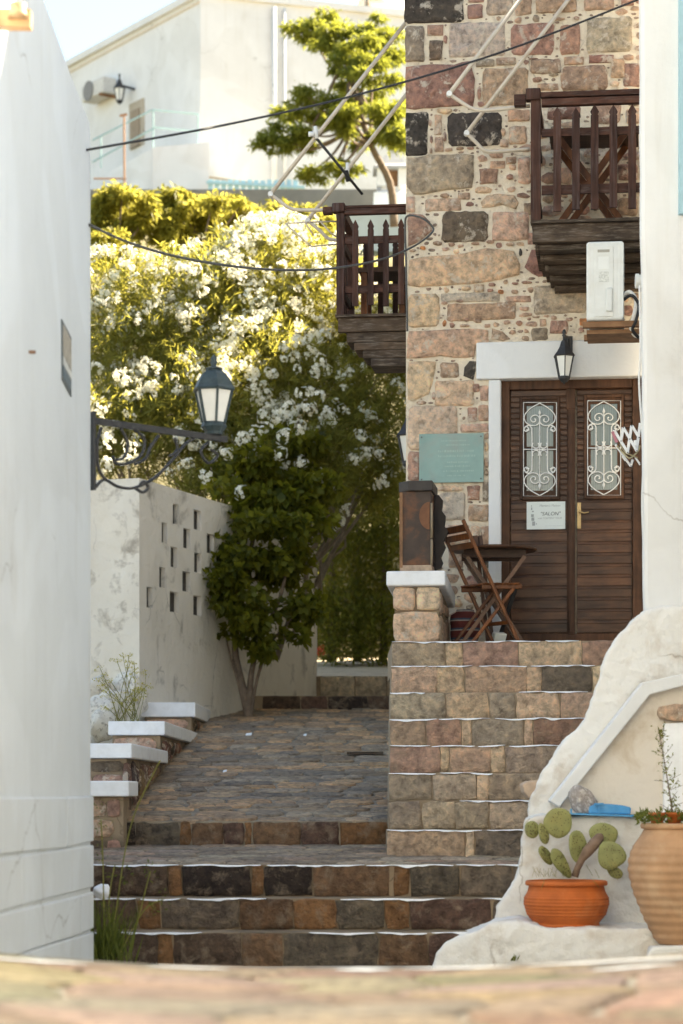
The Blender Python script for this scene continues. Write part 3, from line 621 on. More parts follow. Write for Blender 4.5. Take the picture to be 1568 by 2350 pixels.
# lintel and jamb
m = MB(); s0, z1 = fs_(1093, 789, .05); s1, z0 = fs_(1500, 868, .05); fbox(m, s0, s1, zLb - .0, zLt + .0, -.10, .05); m.build('lintel', WHITE, house, bevel=.012)
m = MB(); fbox(m, sJ0, sJ1, zF - .1, zLb - .003, -.16, .035); m.build('door_jamb', WHITE, house, bevel=.012)
m = MB(); sa, _ = fs_(1478, 1200); fbox(m, sa, sa + .1, zF - .1, zLb - .003, -.16, .03); m.build('door_jamb', simple('bluish_jamb', (.62, .68, .72), .7), house)

# ---------------- double door (recessed plane)
DP = -.11
def dpx(x, y): return FAC.px(x, y, DP)
def dbox(mb, x0, y0, x1, y1, o0, o1):
    s0, z1 = dpx(x0, y0); s1, z0 = dpx(x1, y1); return fbox(mb, s0, s1, z0, z1, DP + o0, DP + o1)
m = MB(); dbox(m, 1151, 866, 1171, 1480, -.04, .045); dbox(m, 1171.2, 869, 1451.5, 891, -.04, .045); dbox(m, 1452, 866, 1476, 1480, -.04, .047); dbox(m, 1171.2, 1456, 1451.5, 1480, -.04, .03)
m.build('door_frame', DOORV, house, bevel=.006)
def board(x0, y0, x1, y1, parent, proud=.016):
    s0, z1 = dpx(x0, y0); s1, z0 = dpx(x1, y1); h = z1 - z0; m = MB()
    pr = [(-.012, z0 + .002), (proud, z0 + .002), (proud + .001, z0 + h * .66), (proud * .55, z0 + h * .72), (proud * .25, z1 - .003), (-.012, z1 - .003)]
    m.prism([FAC.at(s0 + .001, z, DP + o) for o, z in pr], U * (s1 - s0 - .002)); return m.build('board', DOORW, parent)
full = lambda y: (980 + y / 3.409) * K
lowY = [full(y) for y in (930, 995, 1090, 1172, 1270, 1365, 1460, 1552, 1650, 1745, 1845, 1940, 2048)]
def scroll(parent, x0, x1, y0, y1):
    """white wrought grille drawn in the window rectangle"""
    off = DP + .024
    def Q(zx, zy):   # traced coordinates of the left window
        return FAC.at(*FAC.px(x0 + (zx - 1235) / 325.0 * (x1 - x0), y0 + (zy - 905) / 950.0 * (y1 - y0), off), off)
    g_ = MB(); r = .0052
    g_.tube([Q(1238, 908), Q(1558, 908), Q(1558, 1852), Q(1238, 1852), Q(1238, 908)], .004, 5)
    heart = [(1395, 915), (1310, 965), (1258, 1020), (1245, 1065), (1262, 1110), (1305, 1138), (1355, 1140), (1388, 1115), (1394, 1080), (1384, 1050), (1352, 1036), (1318, 1050), (1308, 1080), (1325, 1104), (1350, 1100), (1356, 1082), (1346, 1072)]
    side = [(1262, 1184), (1278, 1186), (1286, 1168), (1268, 1152), (1248, 1164), (1246, 1188), (1268, 1200), (1294, 1182)]
    sidebar = [(1248, 1178), (1256, 1152), (1290, 1140), (1314, 1160), (1320, 1200), (1320, 1380)]
    cs = [(1330, 1315), (1324, 1345), (1345, 1366), (1375, 1366), (1388, 1345), (1380, 1315)]
    for fy in (False, True):
        for fx in (False, True):
            T = lambda p: Q(2790 - p[0] if fx else p[0], 2762 - p[1] if fy else p[1])
            for cv in (heart, side, sidebar, cs): g_.tube([T(p) for p in catmull([(a, b, 0) for a, b in cv], 4)], r, 6)
    g_.tube([Q(1395, 1010), Q(1395, 1760)], r, 6); g_.tube([Q(1240, 1381), Q(1558, 1381)], r, 6)
    for ya, yb, yc in ((1040, 1015, 975), (1722, 1748, 1792)): g_.tube([Q(1395, ya), Q(1395, yb), Q(1395, yc)], [.004, .013, .001], 6)
    g_.build('grille', WIRON, parent, smooth=True)
for (xa, xb, wx0, wx1, wy0, wy1) in ((1172, 1303, 1194, 1285, 911, 1147), (1324, 1451, 1341, 1432, 907, 1145)):
    leaf = MB(); dbox(leaf, xa, 892, xb, 1457, -.03, .0); leaf = leaf.build('door_leaf', DOORV, house)
    board(xa + 1, 893, xb - 1, wy0 - 3, leaf, .014)
    n = 19; hs = (wy1 - wy0 + 2) / n
    for i in range(n):
        y = wy0 - 1 + i * hs; k = hs
        board(xa + 1, y, wx0 - 1.5, y + k, leaf, .016 if i % 2 else .009); board(wx1 + 1.5, y, xb - 1, y + k, leaf, .016 if i % 2 else .009)
    prev = wy1 + 3
    for y in lowY[1:]:
        board(xa + 1, prev, xb - 1, y, leaf); prev = y
    m = MB(); t = 6
    dbox(m, wx0, wy0, wx0 + t, wy1, -.02, .028); dbox(m, wx1 - t, wy0, wx1, wy1, -.02, .028); dbox(m, wx0 + t, wy0, wx1 - t, wy0 + t, -.02, .0285); dbox(m, wx0 + t, wy1 - t, wx1 - t, wy1, -.02, .0285)
    m.build('window_frame', DOORV, leaf, bevel=.004)
    m = MB(); t = 13
    dbox(m, wx0 + 6.2, wy0 + 6.2, wx0 + t + 2, wy1 - 6.2, -.02, .014); dbox(m, wx1 - t - 2, wy0 + 6.2, wx1 - 6.2, wy1 - 6.2, -.02, .014)
    dbox(m, wx0 + t + 2, wy0 + 6.2, wx1 - t - 2, wy0 + 20, -.02, .0145); dbox(m, wx0 + t + 2, wy1 - 20, wx1 - t - 2, wy1 - 6.2, -.02, .0145)
    ym = wy0 + (wy1 - wy0) * .503; dbox(m, wx0 + t + 2, ym - 4, wx1 - t - 2, ym + 4, -.02, .0145)
    m.build('inner_sash', DOORV, leaf, bevel=.003)
    for (ya, yb) in ((wy0 + 20, ym - 4), (ym + 4, wy1 - 20)):
        m = MB(); dbox(m, wx0 + t + 1.5, ya - .5, wx1 - t - 1.5, yb + .5, -.01, .006); m.build('pane', CURT, leaf)
    scroll(leaf, wx0 + 7, wx1 - 7, wy0 + 12, wy1 - 8)
m = MB(); dbox(m, 1303.3, 893, 1320, 1457, -.01, .034); dbox(m, 1300, 893, 1321, 940, -.01, .039); dbox(m, 1306.5, 945, 1316, 1452, .03, .041)
m.build('meeting_stile', DOORV, house, bevel=.006)
# handle
hd = MB(); dbox(hd, 1325, 1154, 1334, 1214, .01, .028); s, z = dpx(1330, 1176); s2, z2 = dpx(1352, 1177)
hd.tube([FAC.at(s, z, DP + .02), FAC.at(s, z, DP + .06), FAC.at((s + s2) / 2, z - .012, DP + .062), FAC.at(s2, z2, DP + .055)], [.009, .008, .008, .006], 8); hd.build('door_handle', BRASS, house, smooth=False, bevel=.003)

# ---------------- balconies
def picket(parent, s0, s1, z0, z1, o, pl, mat):
    m = MB(); c = (s0 + s1) / 2; h = (s1 - s0) / 2
    pts = [(s0, z0), (s1, z0), (s1, z1 - .085), (c + h * .75, z1 - .078), (c + h * 1.1, z1 - .055), (c + h * .55, z1 - .025), (c, z1), (c - h * .55, z1 - .025), (c - h * 1.1, z1 - .055), (c - h * .75, z1 - .078), (s0, z1 - .085)]
    m.prism([pl.at(a, b, o) for a, b in pts], pl.n * .022); return m.build('picket', mat, parent)
# on the facade, projecting towards the street
BO = .85
def bp(x, y, o=BO): return FAC.px(x, y, o)
m = MB(); s0, zt = bp(1222, 515); s1 = sR - .5; _, zb = bp(1240, 556)
fbox(m, s0, s1, zb, zt, BO - .07, BO); bal = m.build('balcony', OLDWOOD, house, bevel=.006)
sB = s0
for i in range(7):
    m = MB(); a = .01 + i * .111; fbox(m, s0 - .01, s1, zt + .001, zt + .026, BO - .06 - a, BO + .045 - a if i == 0 else BO - .06 - a + .108); m.build('floor_plank', OLDWOOD, bal, bevel=.003)
offs = [.78, .62, .46, .30, .14]
for i in range(5):
    m = MB(); z1 = zb - i * .047; fbox(m, s0 + .045 + i * .032, s1, z1 - .0465, z1 - .001, .02, offs[i])
    m.build('corbel_plank', OLDWOOD, bal, bevel=.008)
    m = MB(); fbox(m, s0 + .02 + i * .032, s0 + .0445 + i * .032, z1 - .0465, z1 - .001, .02, offs[i] + .0); m.build('corbel_end', OLDWOOD, bal)
def bbar(name, x0, y0, x1, y1, o0, o1, mat):
    sA, zA = bp(x0, y0, o1); sB_, zB_ = bp(x1, y1, o1); m = MB(); fbox(m, sA, sB_, zB_, zA, o0, o1); return m.build(name, mat, bal, bevel=.004)
bbar('post', 1218, 226, 1241, 514, BO - .065, BO, BALW)
sE = s1; _, zr1 = bp(1240, 212); _, zr1b = bp(1240, 224); _, zr2 = bp(1240, 227); _, zr2b = bp(1240, 243); sX0, _ = bp(1180, 220); sc0, _ = bp(1207, 210); sc1, _ = bp(1241, 210)
sp1 = bp(1241.5, 300)[0]
m = MB(); fbox(m, sc1 + .002, sE, zr1b, zr1, BO - .05, BO + .012); m.build('top_rail', BALH, bal, bevel=.004)
m = MB(); fbox(m, sp1 + .004, sE, zr2b, zr2, BO - .06, BO + .006); m.build('top_rail', BALH, bal, bevel=.004)
m = MB(); fbox(m, sX0, sc0 - .002, zr2b + .01, zr1 - .01, BO - .07, BO + .01); m.build('rail_end', BALH, bal, bevel=.004)
m = MB(); fbox(m, sc0, sc1, zr1b - .02, zr1 + .03, BO - .07, BO + .03); m.build('post_cap', BALW, bal, bevel=.01)
m = MB(); fbox(m, sB + .005, sB + .06, zr2b, zr2, .02, BO - .075); m.build('side_rail', BALH, bal)
for (ya, yb) in ((294, 312), (424, 445)):
    _, za = bp(1245, ya, BO); _, zb_ = bp(1245, yb, BO); m = MB(); fbox(m, sp1 + .004, sE, zb_, za, BO - .045, BO - .022); m.build('mid_rail', BALH, bal)
    m = MB(); fbox(m, sB + .02, sB + .045, zb_, za, .02, BO - .07); m.build('side_mid_rail', BALH, bal)
_, pz0 = bp(1280, 481); _, pz1 = bp(1280, 247)
pk = [1279, 1314, 1357, 1400, 1444]; sA_ = bp(1270, 400)[0]; dS = (bp(1442, 400)[0] - sA_) / 4.0; pw = (bp(1288, 400)[0] - sA_)
k = 0
while sA_ + k * dS < sE - .1:
    picket(bal, sA_ + k * dS, sA_ + k * dS + pw, pz0 + random.uniform(-.012, .012), pz1 + random.uniform(-.012, .02), BO - .022, FAC, BALW); k += 1
SIDE = Plane(FAC.at(sB + .02, 0, 0), -IN * 1.0, WZ, -U)
for i in range(5): picket(bal, .1 + i * .14, .1 + i * .14 + .06, pz0, pz1 - .02, 0, SIDE, BALW)
# things standing on that balcony
bt = thing('balcony_table', FAC.at(sB + .5, zt, .4), 'dark wooden folding table half hidden behind the pickets of the balcony over the door', 'table')
zB0 = zt + .03
m = MB(); fbox(m, sB + .12, sB + .82, zB0 + .74, zB0 + .77, .12, .62); m.build('table_top', TABLEW, bt)
for a, b in (((.18, .16), (.72, .16)), ((.18, .58), (.72, .58))):
    m = MB(); m.bar(FAC.at(sB + a[0], zB0, a[1]), FAC.at(sB + b[0], zB0 + .735, b[1]), .03, .05); m.build('leg', CHAIRW, bt)
    m = MB(); m.bar(FAC.at(sB + b[0], zB0, a[1] - .03), FAC.at(sB + a[0], zB0 + .735, b[1] - .03), .03, .05); m.build('leg', CHAIRW, bt)
bc = thing('balcony_chair', FAC.at(sB + 1.1, zt, .4), 'varnished folding chair behind the right pickets of the balcony over the door', 'chair')
m = MB(); fbox(m, sB + .90, sB + 1.3, zB0 + .42, zB0 + .45, .2, .6); m.build('seat', CHAIRW, bc)
for s_ in (.92, 1.28):
    m = MB(); m.bar(FAC.at(sB + s_, zB0, .55), FAC.at(sB + s_, zB0 + .85, .2), .025, .045); m.build('leg', CHAIRW, bc)
    m = MB(); m.bar(FAC.at(sB + s_ - .03 * (1 if s_ > 1 else -1), zB0, .2), FAC.at(sB + s_ - .03 * (1 if s_ > 1 else -1), zB0 + .42, .58), .025, .045); m.build('leg', CHAIRW, bc)
for z_ in (.58, .68, .78):
    m = MB(); fbox(m, sB + .935, sB + 1.265, zB0 + z_, zB0 + z_ + .05, .27 - (z_ - .58) * .4, .285 - (z_ - .58) * .4); m.build('slat', CHAIRW, bc)

# on the left flank, projecting to the left
LO = -.15
def lp(x, y, o=LO): return FAC.px(x, y, o)
sL, zt = lp(776, 730); _, zb = lp(780, 762)
m = MB(); fbox(m, sL, -.002, zb, zt, LO - .06, LO); bl = m.build('balcony', OLDWOOD, house, bevel=.006)
for i in range(5):
    m = MB(); a = LO + .03 - i * .16; fbox(m, sL - .02, -.002, zt + .001, zt + .024, a - .155, a); m.build('floor_plank', OLDWOOD, bl, bevel=.003)
ex = [lp(x, 800)[0] for x in (795, 812, 832, 850)]; ey = [lp(800, y)[1] for y in (762, 785, 803, 822, 841)]
for i in range(4):
    m = MB(); fbox(m, ex[i], -.002, ey[i + 1] + .001, ey[i] - .001, LO - .38, LO - .02 - i * .004); m.build('corbel_plank', OLDWOOD, bl, bevel=.006)
sP0, _ = lp(772, 600); sP1, _ = lp(790, 600); _, zr = lp(790, 488)
m = MB(); fbox(m, sP0, sP1, zt + .026, zr, LO - .065, LO); m.build('post', BALW, bl, bevel=.004)
m = MB(); fbox(m, sP0, sP1, zt + .026, zr, LO - .75, LO - .69); m.build('post', BALW, bl)
_, za = lp(800, 472); _, zb1 = lp(800, 478); _, zb2 = lp(800, 492); sQ, _ = lp(741, 480); sC0, _ = lp(763, 480); sC1, _ = lp(792, 480)
m = MB(); fbox(m, sC1 + .002, -.002, zb1 + .002, za, LO - .05, LO + .012); m.build('top_rail', BALH, bl, bevel=.004)
m = MB(); fbox(m, sP1 + .002, -.002, zb2, zb1, LO - .06, LO + .004); m.build('top_rail', BALH, bl, bevel=.004)
m = MB(); fbox(m, sQ, sC0 - .002, zb2 + .012, za - .004, LO - .07, LO + .01); m.build('rail_end', BALH, bl, bevel=.004)
m = MB(); fbox(m, sC0, sC1, zr + .002, za + .022, LO - .07, LO + .03); m.build('post_cap', BALW, bl, bevel=.01)
m = MB(); fbox(m, sP0, sP1, zb2, za, LO - .75, LO - .075); m.build('side_rail', BALH, bl)
for (ya, yb) in ((540, 557), (654, 670)):
    _, z1_ = lp(850, ya); _, z0_ = lp(850, yb); m = MB(); fbox(m, sP1 + .002, -.002, z0_, z1_, LO - .045, LO - .022); m.build('mid_rail', BALH, bl)
    m = MB(); fbox(m, sP0 + .02, sP0 + .045, z0_, z1_, LO - .69, LO - .07); m.build('side_mid_rail', BALH, bl)
_, z0_ = lp(850, 701); _, z1_ = lp(850, 503)
for x in (809, 844, 879, 914): picket(bl, lp(x, 600)[0], lp(x + 13.5, 600)[0], z0_ + random.uniform(-.01, .01), z1_, LO - .022, FAC, BALW)
SD2 = Plane(FAC.at(sP0 + .02, 0, 0), IN, WZ, -U)
for i in range(4): picket(bl, .24 + i * .14, .295 + i * .14, z0_, z1_ + .01, 0, SD2, BALW)
for i in range(4): picket(bl, lp(811 + i * 35, 600)[0], lp(824 + i * 35, 600)[0], z0_, z1_, LO - .74, FAC, BALW)
b2 = thing('balcony_bench', FAC.at(-.3, zt, -.8), 'dark wooden bench inside the left balcony behind its pickets', 'bench')
m = MB(); fbox(m, -.44, -.05, zt + .43, zt + .47, -.80, -.4); m.build('seat', TABLEW, b2)
for (a, b) in ((-.42, -.42), (-.1, -.42), (-.42, -.74), (-.1, -.74)):
    m = MB(); fbox(m, a, a + .05, zt + .026, zt + .43, b - .05, b); m.build('leg', CHAIRW, b2)
m = MB(); fbox(m, -.45, -.05, zt + .26, zt + .33, -.46, -.43); m.build('stretcher', TABLEW, b2)
# ================================================================== STAIRS
def painted_edge(P, u, L, parent, cover=.75, zt=0.0, th=.022):
    """broken wavy line of whitewash along a step nose"""
    x = 0.0
    while x < L:
        seg = random.uniform(.18, .7); e = min(L, x + seg)
        if random.random() < cover and e - x > .05:
            n = max(3, int((e - x) / .025)); vs = []; ph = random.uniform(0, 9)
            for i in range(n + 1):
                t = i / n; a = x + (e - x) * t; tp = math.sin(math.pi * t) ** .5 * max(.05, .55 + .9 * mnoise.noise(Vector((a * 14, ph, 7)))) if 0 < t < 1 else 0
                wv = .016 * mnoise.noise(Vector((a * 5, ph, 0))); h = (th * (.55 + .45 * mnoise.noise(Vector((a * 9, ph, 3))))) * tp + .001
                b = P + u * a + NN * .020
                top = b + WZ * (.002 + wv * .55); fr = b + NN * .005 + WZ * (wv * .75)
                vs += [top + IN * (.004 + .03 * tp + wv), top, fr - WZ * h]
            m = MB(); m.add(vs, [f for i in range(n) for f in ((3 * i, 3 * i + 3, 3 * i + 4, 3 * i + 1), (3 * i + 1, 3 * i + 4, 3 * i + 5, 3 * i + 2))])
            m.build('painted_edge', PAINT, parent, recalc=False)
        x = e + random.uniform(0.0, .05)
def riser(step, P, u, zbot, ztop, spans, dep=.9):
    """stones set in a riser; spans: (start, end, colour) along u from P"""
    pl = Plane(Vector((P.x, P.y, 0)), u, WZ, NN)
    for (a, b, c) in spans:
        if b - a < .03: continue
        g_ = .001; h = ztop - zbot
        pts = outline_poly([(a + g_, zbot + .004), ((a + b) / 2, zbot + .004), (b - g_, zbot + .004), (b - g_ + random.uniform(-.006, .006), ztop - .004), ((a + b) / 2, ztop - random.uniform(0, .012)), (a + g_ + random.uniform(-.006, .006), ztop - .004)], .05, .006)
        stone(pl, pts, random.uniform(.010, .020), 'riser_stone', step, tuple(min(.8, v * .8 * (1.5 if c != 'k' else 1.9) + m_ * .2 * 1.4) for v, m_ in zip(sc(c), (.40, .31, .235))) if isinstance(c, str) else c, .007, back=.03, mat=STEPST, dome=random.uniform(.0, .006))
def zx8(x): return (900 + x / 1.9406) * K
def zx7(x): return (x / 1.568) * K
SCD = {'kk': (.055, .042, .036), 'dk': (.125, .088, .066), 'br': (.20, .125, .078), 'or': (.265, .145, .072), 'gd': (.21, .172, .138), 'rd': (.155, .098, .078), 'gg': (.145, .125, .10)}
def cc(c):
    if c in SCD: k = random.uniform(.9, 1.1); return tuple(v * k for v in SCD[c])
    return sc(c)
upper = {4: (1905, 16.2, [(135, 510, 'b'), (512, 556, 't'), (558, 812, 'k')]), 5: (1838, 16.54, [(145, 300, 'g'), (300, 460, 'G'), (462, 620, 'g'), (622, 830, 'G')]),
 6: (1775, 16.88, [(145, 350, 'g'), (352, 560, 'G'), (562, 620, 't'), (622, 900, 'g')]), 7: (1712, 17.22, [(150, 388, 'r'), (390, 428, 't'), (430, 630, 'b'), (632, 700, 't'), (702, 1000, 'g')]),
 8: (1650, 17.56, [(150, 320, 'b'), (322, 490, 'r'), (492, 540, 't'), (542, 790, 'g'), (792, 832, 't'), (834, 1130, 'R')]), 9: (1590, 17.9, [(150, 415, 'G'), (417, 622, 't'), (624, 750, 'g'), (752, 960, 't'), (962, 1150, 'p')]),
 10: (1530, 18.24, [(155, 370, 'p'), (372, 505, 't'), (507, 800, 'b'), (802, 872, 't'), (874, 1115, 'k'), (1117, 1190, 't')]), 11: (1474, 18.58, [(155, 412, 'G'), (414, 497, 't'), (499, 762, 'r'), (764, 1066, 't'), (1068, 1290, 'r')])}
st = thing('upper_stairs', V(897, 1970, 16.2), 'flight of eight stone steps with whitewashed edges climbing to the wooden double door', 'stairs')
xl = {4: 889, 5: 893, 6: 893, 7: 895, 8: 895, 9: 896, 10: 898, 11: 900}
_, zfac = 0, 0
prevz = V(900, 1985, 15.48).z - .03
for k in range(4, 12):
    y, d, sp = upper[k]; P = V(xl[k], y, d); L = 2.35
    m = MB(); back = 1.7 if k == 11 else .5
    q = [P, P + U * L, P + U * L + Vector((.1, back, 0)), P + Vector((-0.0, back, 0))]
    # wavy tread slab
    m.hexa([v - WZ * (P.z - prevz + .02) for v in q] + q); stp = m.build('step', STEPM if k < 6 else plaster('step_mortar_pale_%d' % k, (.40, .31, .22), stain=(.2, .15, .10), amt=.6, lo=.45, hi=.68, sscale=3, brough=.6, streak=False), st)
    spans = []
    pxm = U.x / d * F
    for (a, b, c) in sp:
        spans.append(((zx8(a) - xl[k]) / pxm, (zx8(b) - xl[k]) / pxm, c))
    spans[0] = (0.0, spans[0][1], spans[0][2]); spans.append((spans[-1][1] + .005, 2.3, 'b'))
    riser(stp, P, U, prevz, P.z, spans)
    painted_edge(P, U, 2.0, stp, .80)
    prevz = P.z
LANDZ = prevz
# lower flight, spans the whole passage
lo = thing('lower_stairs', V(500, 2215, 14.8), 'three wide dark stone steps spanning the passage at street level', 'stairs')
UL = Vector((1, -0.02, 0)).normalized()
lower = {1: (2140, 14.8, [(330, 620, 'dk'), (622, 680, 'or'), (682, 950, 'dk'), (952, 1110, 'br'), (1112, 1480, 'gg')], [(0, 90, 'dk'), (92, 330, 'br'), (332, 640, 'rd'), (642, 900, 'gd')]),
 2: (2062, 15.14, [(320, 540, 'dk'), (542, 630, 'or'), (632, 940, 'gd'), (942, 1150, 'br'), (1152, 1320, 'or'), (1322, 1508, 'gg')], [(20, 118, 'rd'), (120, 240, 'or'), (242, 640, 'rd'), (642, 900, 'gd')]),
 3: (1985, 15.48, [(300, 660, 'dk'), (662, 715, 'or'), (717, 985, 'kk'), (987, 1035, 'or'), (1037, 1225, 'kk'), (1227, 1528, 'br')], [(40, 158, 'dk'), (160, 240, 'or'), (242, 480, 'gg'), (482, 740, 'gd'), (742, 900, 'gd')])}
pz = -.05
for k in (1, 2, 3):
    y, d, s7, s8 = lower[k]; P = V(150, y, d); m = MB(); L = 3.7
    q = [P, P + UL * L, P + UL * L + Vector((0, 2.2, .0)), P + Vector((0, 2.2, 0))]
    if k == 3: q = [P, P + UL * L, P + UL * L + Vector((0, 1.75, .09)), P + Vector((0, 1.75, .09))]
    b = [Vector((v.x, v.y, -.2)) for v in q]
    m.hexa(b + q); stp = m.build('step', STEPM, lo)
    pxm = F / d; spans = [((zx7(a) - 150) / pxm, (zx7(b_) - 150) / pxm, cc(c)) for a, b_, c in s7]
    e = spans[-1][1] + .005
    for a, b_, c in s8:
        a_, b2_ = (zx8(a) - 150) / pxm, (zx8(b_) - 150) / pxm
        if b2_ > e: spans.append((max(a_, e), b2_, cc(c))); e = b2_ + .004
    riser(stp, P, UL, pz, P.z, spans); painted_edge(P, UL, 3.2, stp, .68, th=.024)
    if k == 3:   # flat stones of the landing behind the third nose
        pl = Plane(P + WZ * .0, UL, Vector((0, 1.75, .09)).normalized(), Vector((0, -.05, 1)).normalized()); r0 = .06
        while r0 < 1.65:
            dr = random.uniform(.14, .22); a = .05 + random.uniform(-.1, .1)
            while a < 3.3:
                w_ = random.uniform(.2, .46)
                stone(pl, outline_rect(a, r0, a + w_ - .018, r0 + dr - .018, 4.5, 10, .05), random.uniform(.003, .009), 'paving_stone', stp, tuple(v * 1.35 for v in cc(random.choice(['gd', 'g', 'g', 'b', 'G', 'gd']))), .006, mat=PATHST); a += w_
            r0 += dr
    pz = P.z
LAND3 = pz
# ================================================================== COBBLED RAMP
R0 = V(885, 1885, 17.2); RZ0 = R0.z; SL = .1136
def rz(d): return RZ0 + (d - 17.2) * SL
rampo = MB(); xa = -2.0
rampo.hexa([(xa, 17.2, -.2), (1.2, 17.2, -.2), (1.6, 27.4, -.2), (xa, 27.4, -.2), (xa, 17.2, rz(17.2)), (1.2, 17.2, rz(17.2)), (1.6, 27.4, rz(27.4)), (xa, 27.4, rz(27.4))])
rampo = tag(rampo.build('cobbled_path', PATHM), kind='structure')
PL = Plane(Vector((-1.60, 17.2, RZ0)), Vector((1, 0, 0)), Vector((0, 1, SL)).normalized(), Vector((0, -SL, 1)).normalized())
r0 = .0; cnt = 0
rcol = [(.19, .155, .122), (.25, .19, .14), (.30, .215, .145), (.20, .175, .15), (.26, .21, .16), (.33, .235, .155), (.16, .145, .13), (.23, .20, .165)]
while r0 < 10.0 and cnt < 300:
    dr = random.uniform(.20, .34) * (1 + r0 * .03); a = random.uniform(-.2, .05); rr0 = r0
    while a < 2.15 and cnt < 300:
        w_ = random.uniform(.18, .42); aa = max(a, 0.0)
        if a + w_ > .08:
            c = random.choice(rcol); k = random.uniform(.85, 1.2)
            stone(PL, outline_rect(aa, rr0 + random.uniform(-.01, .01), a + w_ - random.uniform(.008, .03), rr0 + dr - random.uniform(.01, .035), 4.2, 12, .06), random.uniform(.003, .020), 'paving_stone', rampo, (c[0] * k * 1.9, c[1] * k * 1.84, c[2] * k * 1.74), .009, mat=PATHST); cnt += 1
        a += w_
    r0 += dr
# riser at the foot of the ramp
P = V(285, 1885, 17.2); pxm = F / 17.2
sp = [((zx7(a) - 285) / pxm, (zx7(b_) - 285) / pxm, cc(c)) for a, b_, c in [(482, 532, 'kk'), (534, 704, 'gg'), (706, 748, 'or'), (750, 874, 'br'), (876, 958, 'rd'), (960, 988, 'or'), (990, 1180, 'br'), (1182, 1330, 'rd'), (1334, 1524, 'or')]]
riser(rampo, Vector((P.x, 17.2, 0)), Vector((1, 0, 0)), LAND3 + .08, RZ0, sp)
# steps at the far end of the ramp
fs = thing('far_steps', V(740, 1635, 27.2), 'two low steps at the top of the cobbled ramp before the hedge', 'stairs')
zA = rz(27.2); zA1 = V(700, 1597, 27.2).z; m = MB(); m.abox((-1.6, 27.2, zA - .3), (2.2, 30, zA1)); s1_ = m.build('step', STEPM, fs)
X1 = Vector((1, 0, 0)); a = 0; P = Vector((V(603, 1600, 27.2).x, 27.2, 0)); sp = []
for w_, c in ((.42, 'dk'), (.30, 'rd'), (.44, 'kk'), (.38, 'dk'), (.5, 'dk')): sp.append((a, a + w_, cc(c))); a += w_ + .01
riser(s1_, P, X1, zA, zA1, sp)
zB1 = V(800, 1552, 29.3).z; m = MB(); m.abox((-.5, 29.3, zA1 - .2), (2.2, 34, zB1)); s2_ = m.build('step', STEPM, fs)
P = Vector((V(735, 1560, 29.3).x, 29.3, 0)); riser(s2_, P, X1, zA1 + .06, zB1, [(0, .42, (.62, .55, .42)), (.43, .80, (.52, .45, .34)), (.81, 1.2, (.60, .52, .40)), (1.21, 1.6, (.5, .4, .3))])
m = MB(); m.hexa([(-1.2, 29.6, 1), (2.4, 29.6, 1), (2.6, 36, 1), (-1.2, 36, 1), (-1.2, 29.6, zB1 + .004), (2.4, 29.6, zB1 + .004), (2.6, 36, 3.1), (-1.2, 36, 3.1)]); tag(m.build('upper_path', plaster('upper_path_stone', (.62, .52, .38), stain=(.3, .22, .15), amt=.6, lo=.5, hi=.66, sscale=5, streak=False)), kind='structure')

# ================================================================== STEPPED PARAPET with white caps
PX = lambda d: -1.54 + (d - 17.2) * (.09 / 8.8)
par = thing('stepped_parapet', (PX(17.2), 17.2, 0), 'low rubble stone parapet stepping up beside the cobbled ramp with white caps', 'wall')
caps = [(16.85, 17.6, 1792, 1828, -.62, -1.515), (17.35, 20.5, 1706, 1740, -.55, None), (20.2, 24.2, 1655, 1687, -.44, None), (23.8, 26.5, 1612, 1645, -.50, None)]
wm = MB()
for i, (d0, d1, y0, y1, wd, xr) in enumerate(caps):
    zt_, zb_ = CZ + (HY - y0) / F * d0, CZ + (HY - y1) / F * d0
    r0_, r1_ = (PX(d0) if xr is None else xr), (PX(d1) if xr is None else xr)
    m = MB(); m.hexa([(r0_ + wd, d0, zb_), (r0_ + .035, d0, zb_), (r1_ + .035, d1, zb_), (r1_ + wd, d1, zb_), (r0_ + wd, d0, zt_), (r0_ + .035, d0, zt_), (r1_ + .035, d1, zt_), (r1_ + wd, d1, zt_)]); m.build('white_cap', PAINT, par, bevel=.010)
    wm.hexa([(r0_ + wd + .03, d0 + .06, -.2), (r0_ - .01, d0 + .06, -.2), (r1_ - .01, d1 - .02, -.2), (r1_ + wd + .03, d1 - .02, -.2), (r0_ + wd + .03, d0 + .06, zb_ - .002), (r0_ - .01, d0 + .06, zb_ - .002), (r1_ - .01, d1 - .02, zb_ - .002), (r1_ + wd + .03, d1 - .02, zb_ - .002)])
    fp = Plane(Vector((r0_ + wd + .03, d0 + .06, 0)), Vector((1, 0, 0)), WZ, Vector((0, -1, 0)))
    wf = -wd - .05; zlow = [LAND3, RZ0 + .25, zb_ - .14, zb_ - .12][i]
    nst = 2; zz_ = zb_ - .012
    rows = 3 if i == 0 else (2 if i == 1 else 1)
    for r in range(rows):
        hh = (zz_ - zlow) / rows; a = .01
        while a < wf - .05:
            w_ = random.uniform(.16, .34) if i < 2 else wf - .02; e = min(a + w_, wf)
            stone(fp, outline_rect(a, zlow + r * hh + .008, e - .012, zlow + (r + 1) * hh - .008, 5, 12, .04), .012, 'stone', par, sc(random.choice('rdb')) if i < 2 else sc('p'), .01); a = e
wm.build('wall', STEPM, par)
v_ = Vector((PX(26) - PX(17.2), 8.8, 0)).normalized()
sp_ = Plane(Vector((PX(17.2) - .008, 17.2, 0)), v_, WZ, Vector((v_.y, -v_.x, 0)))
ncap = lambda a: (CZ + (HY - 1740) / F * 17.35 if a < 3.2 else CZ + (HY - 1687) / F * 20.2 if a < 6.9 else CZ + (HY - 1645) / F * 23.8)
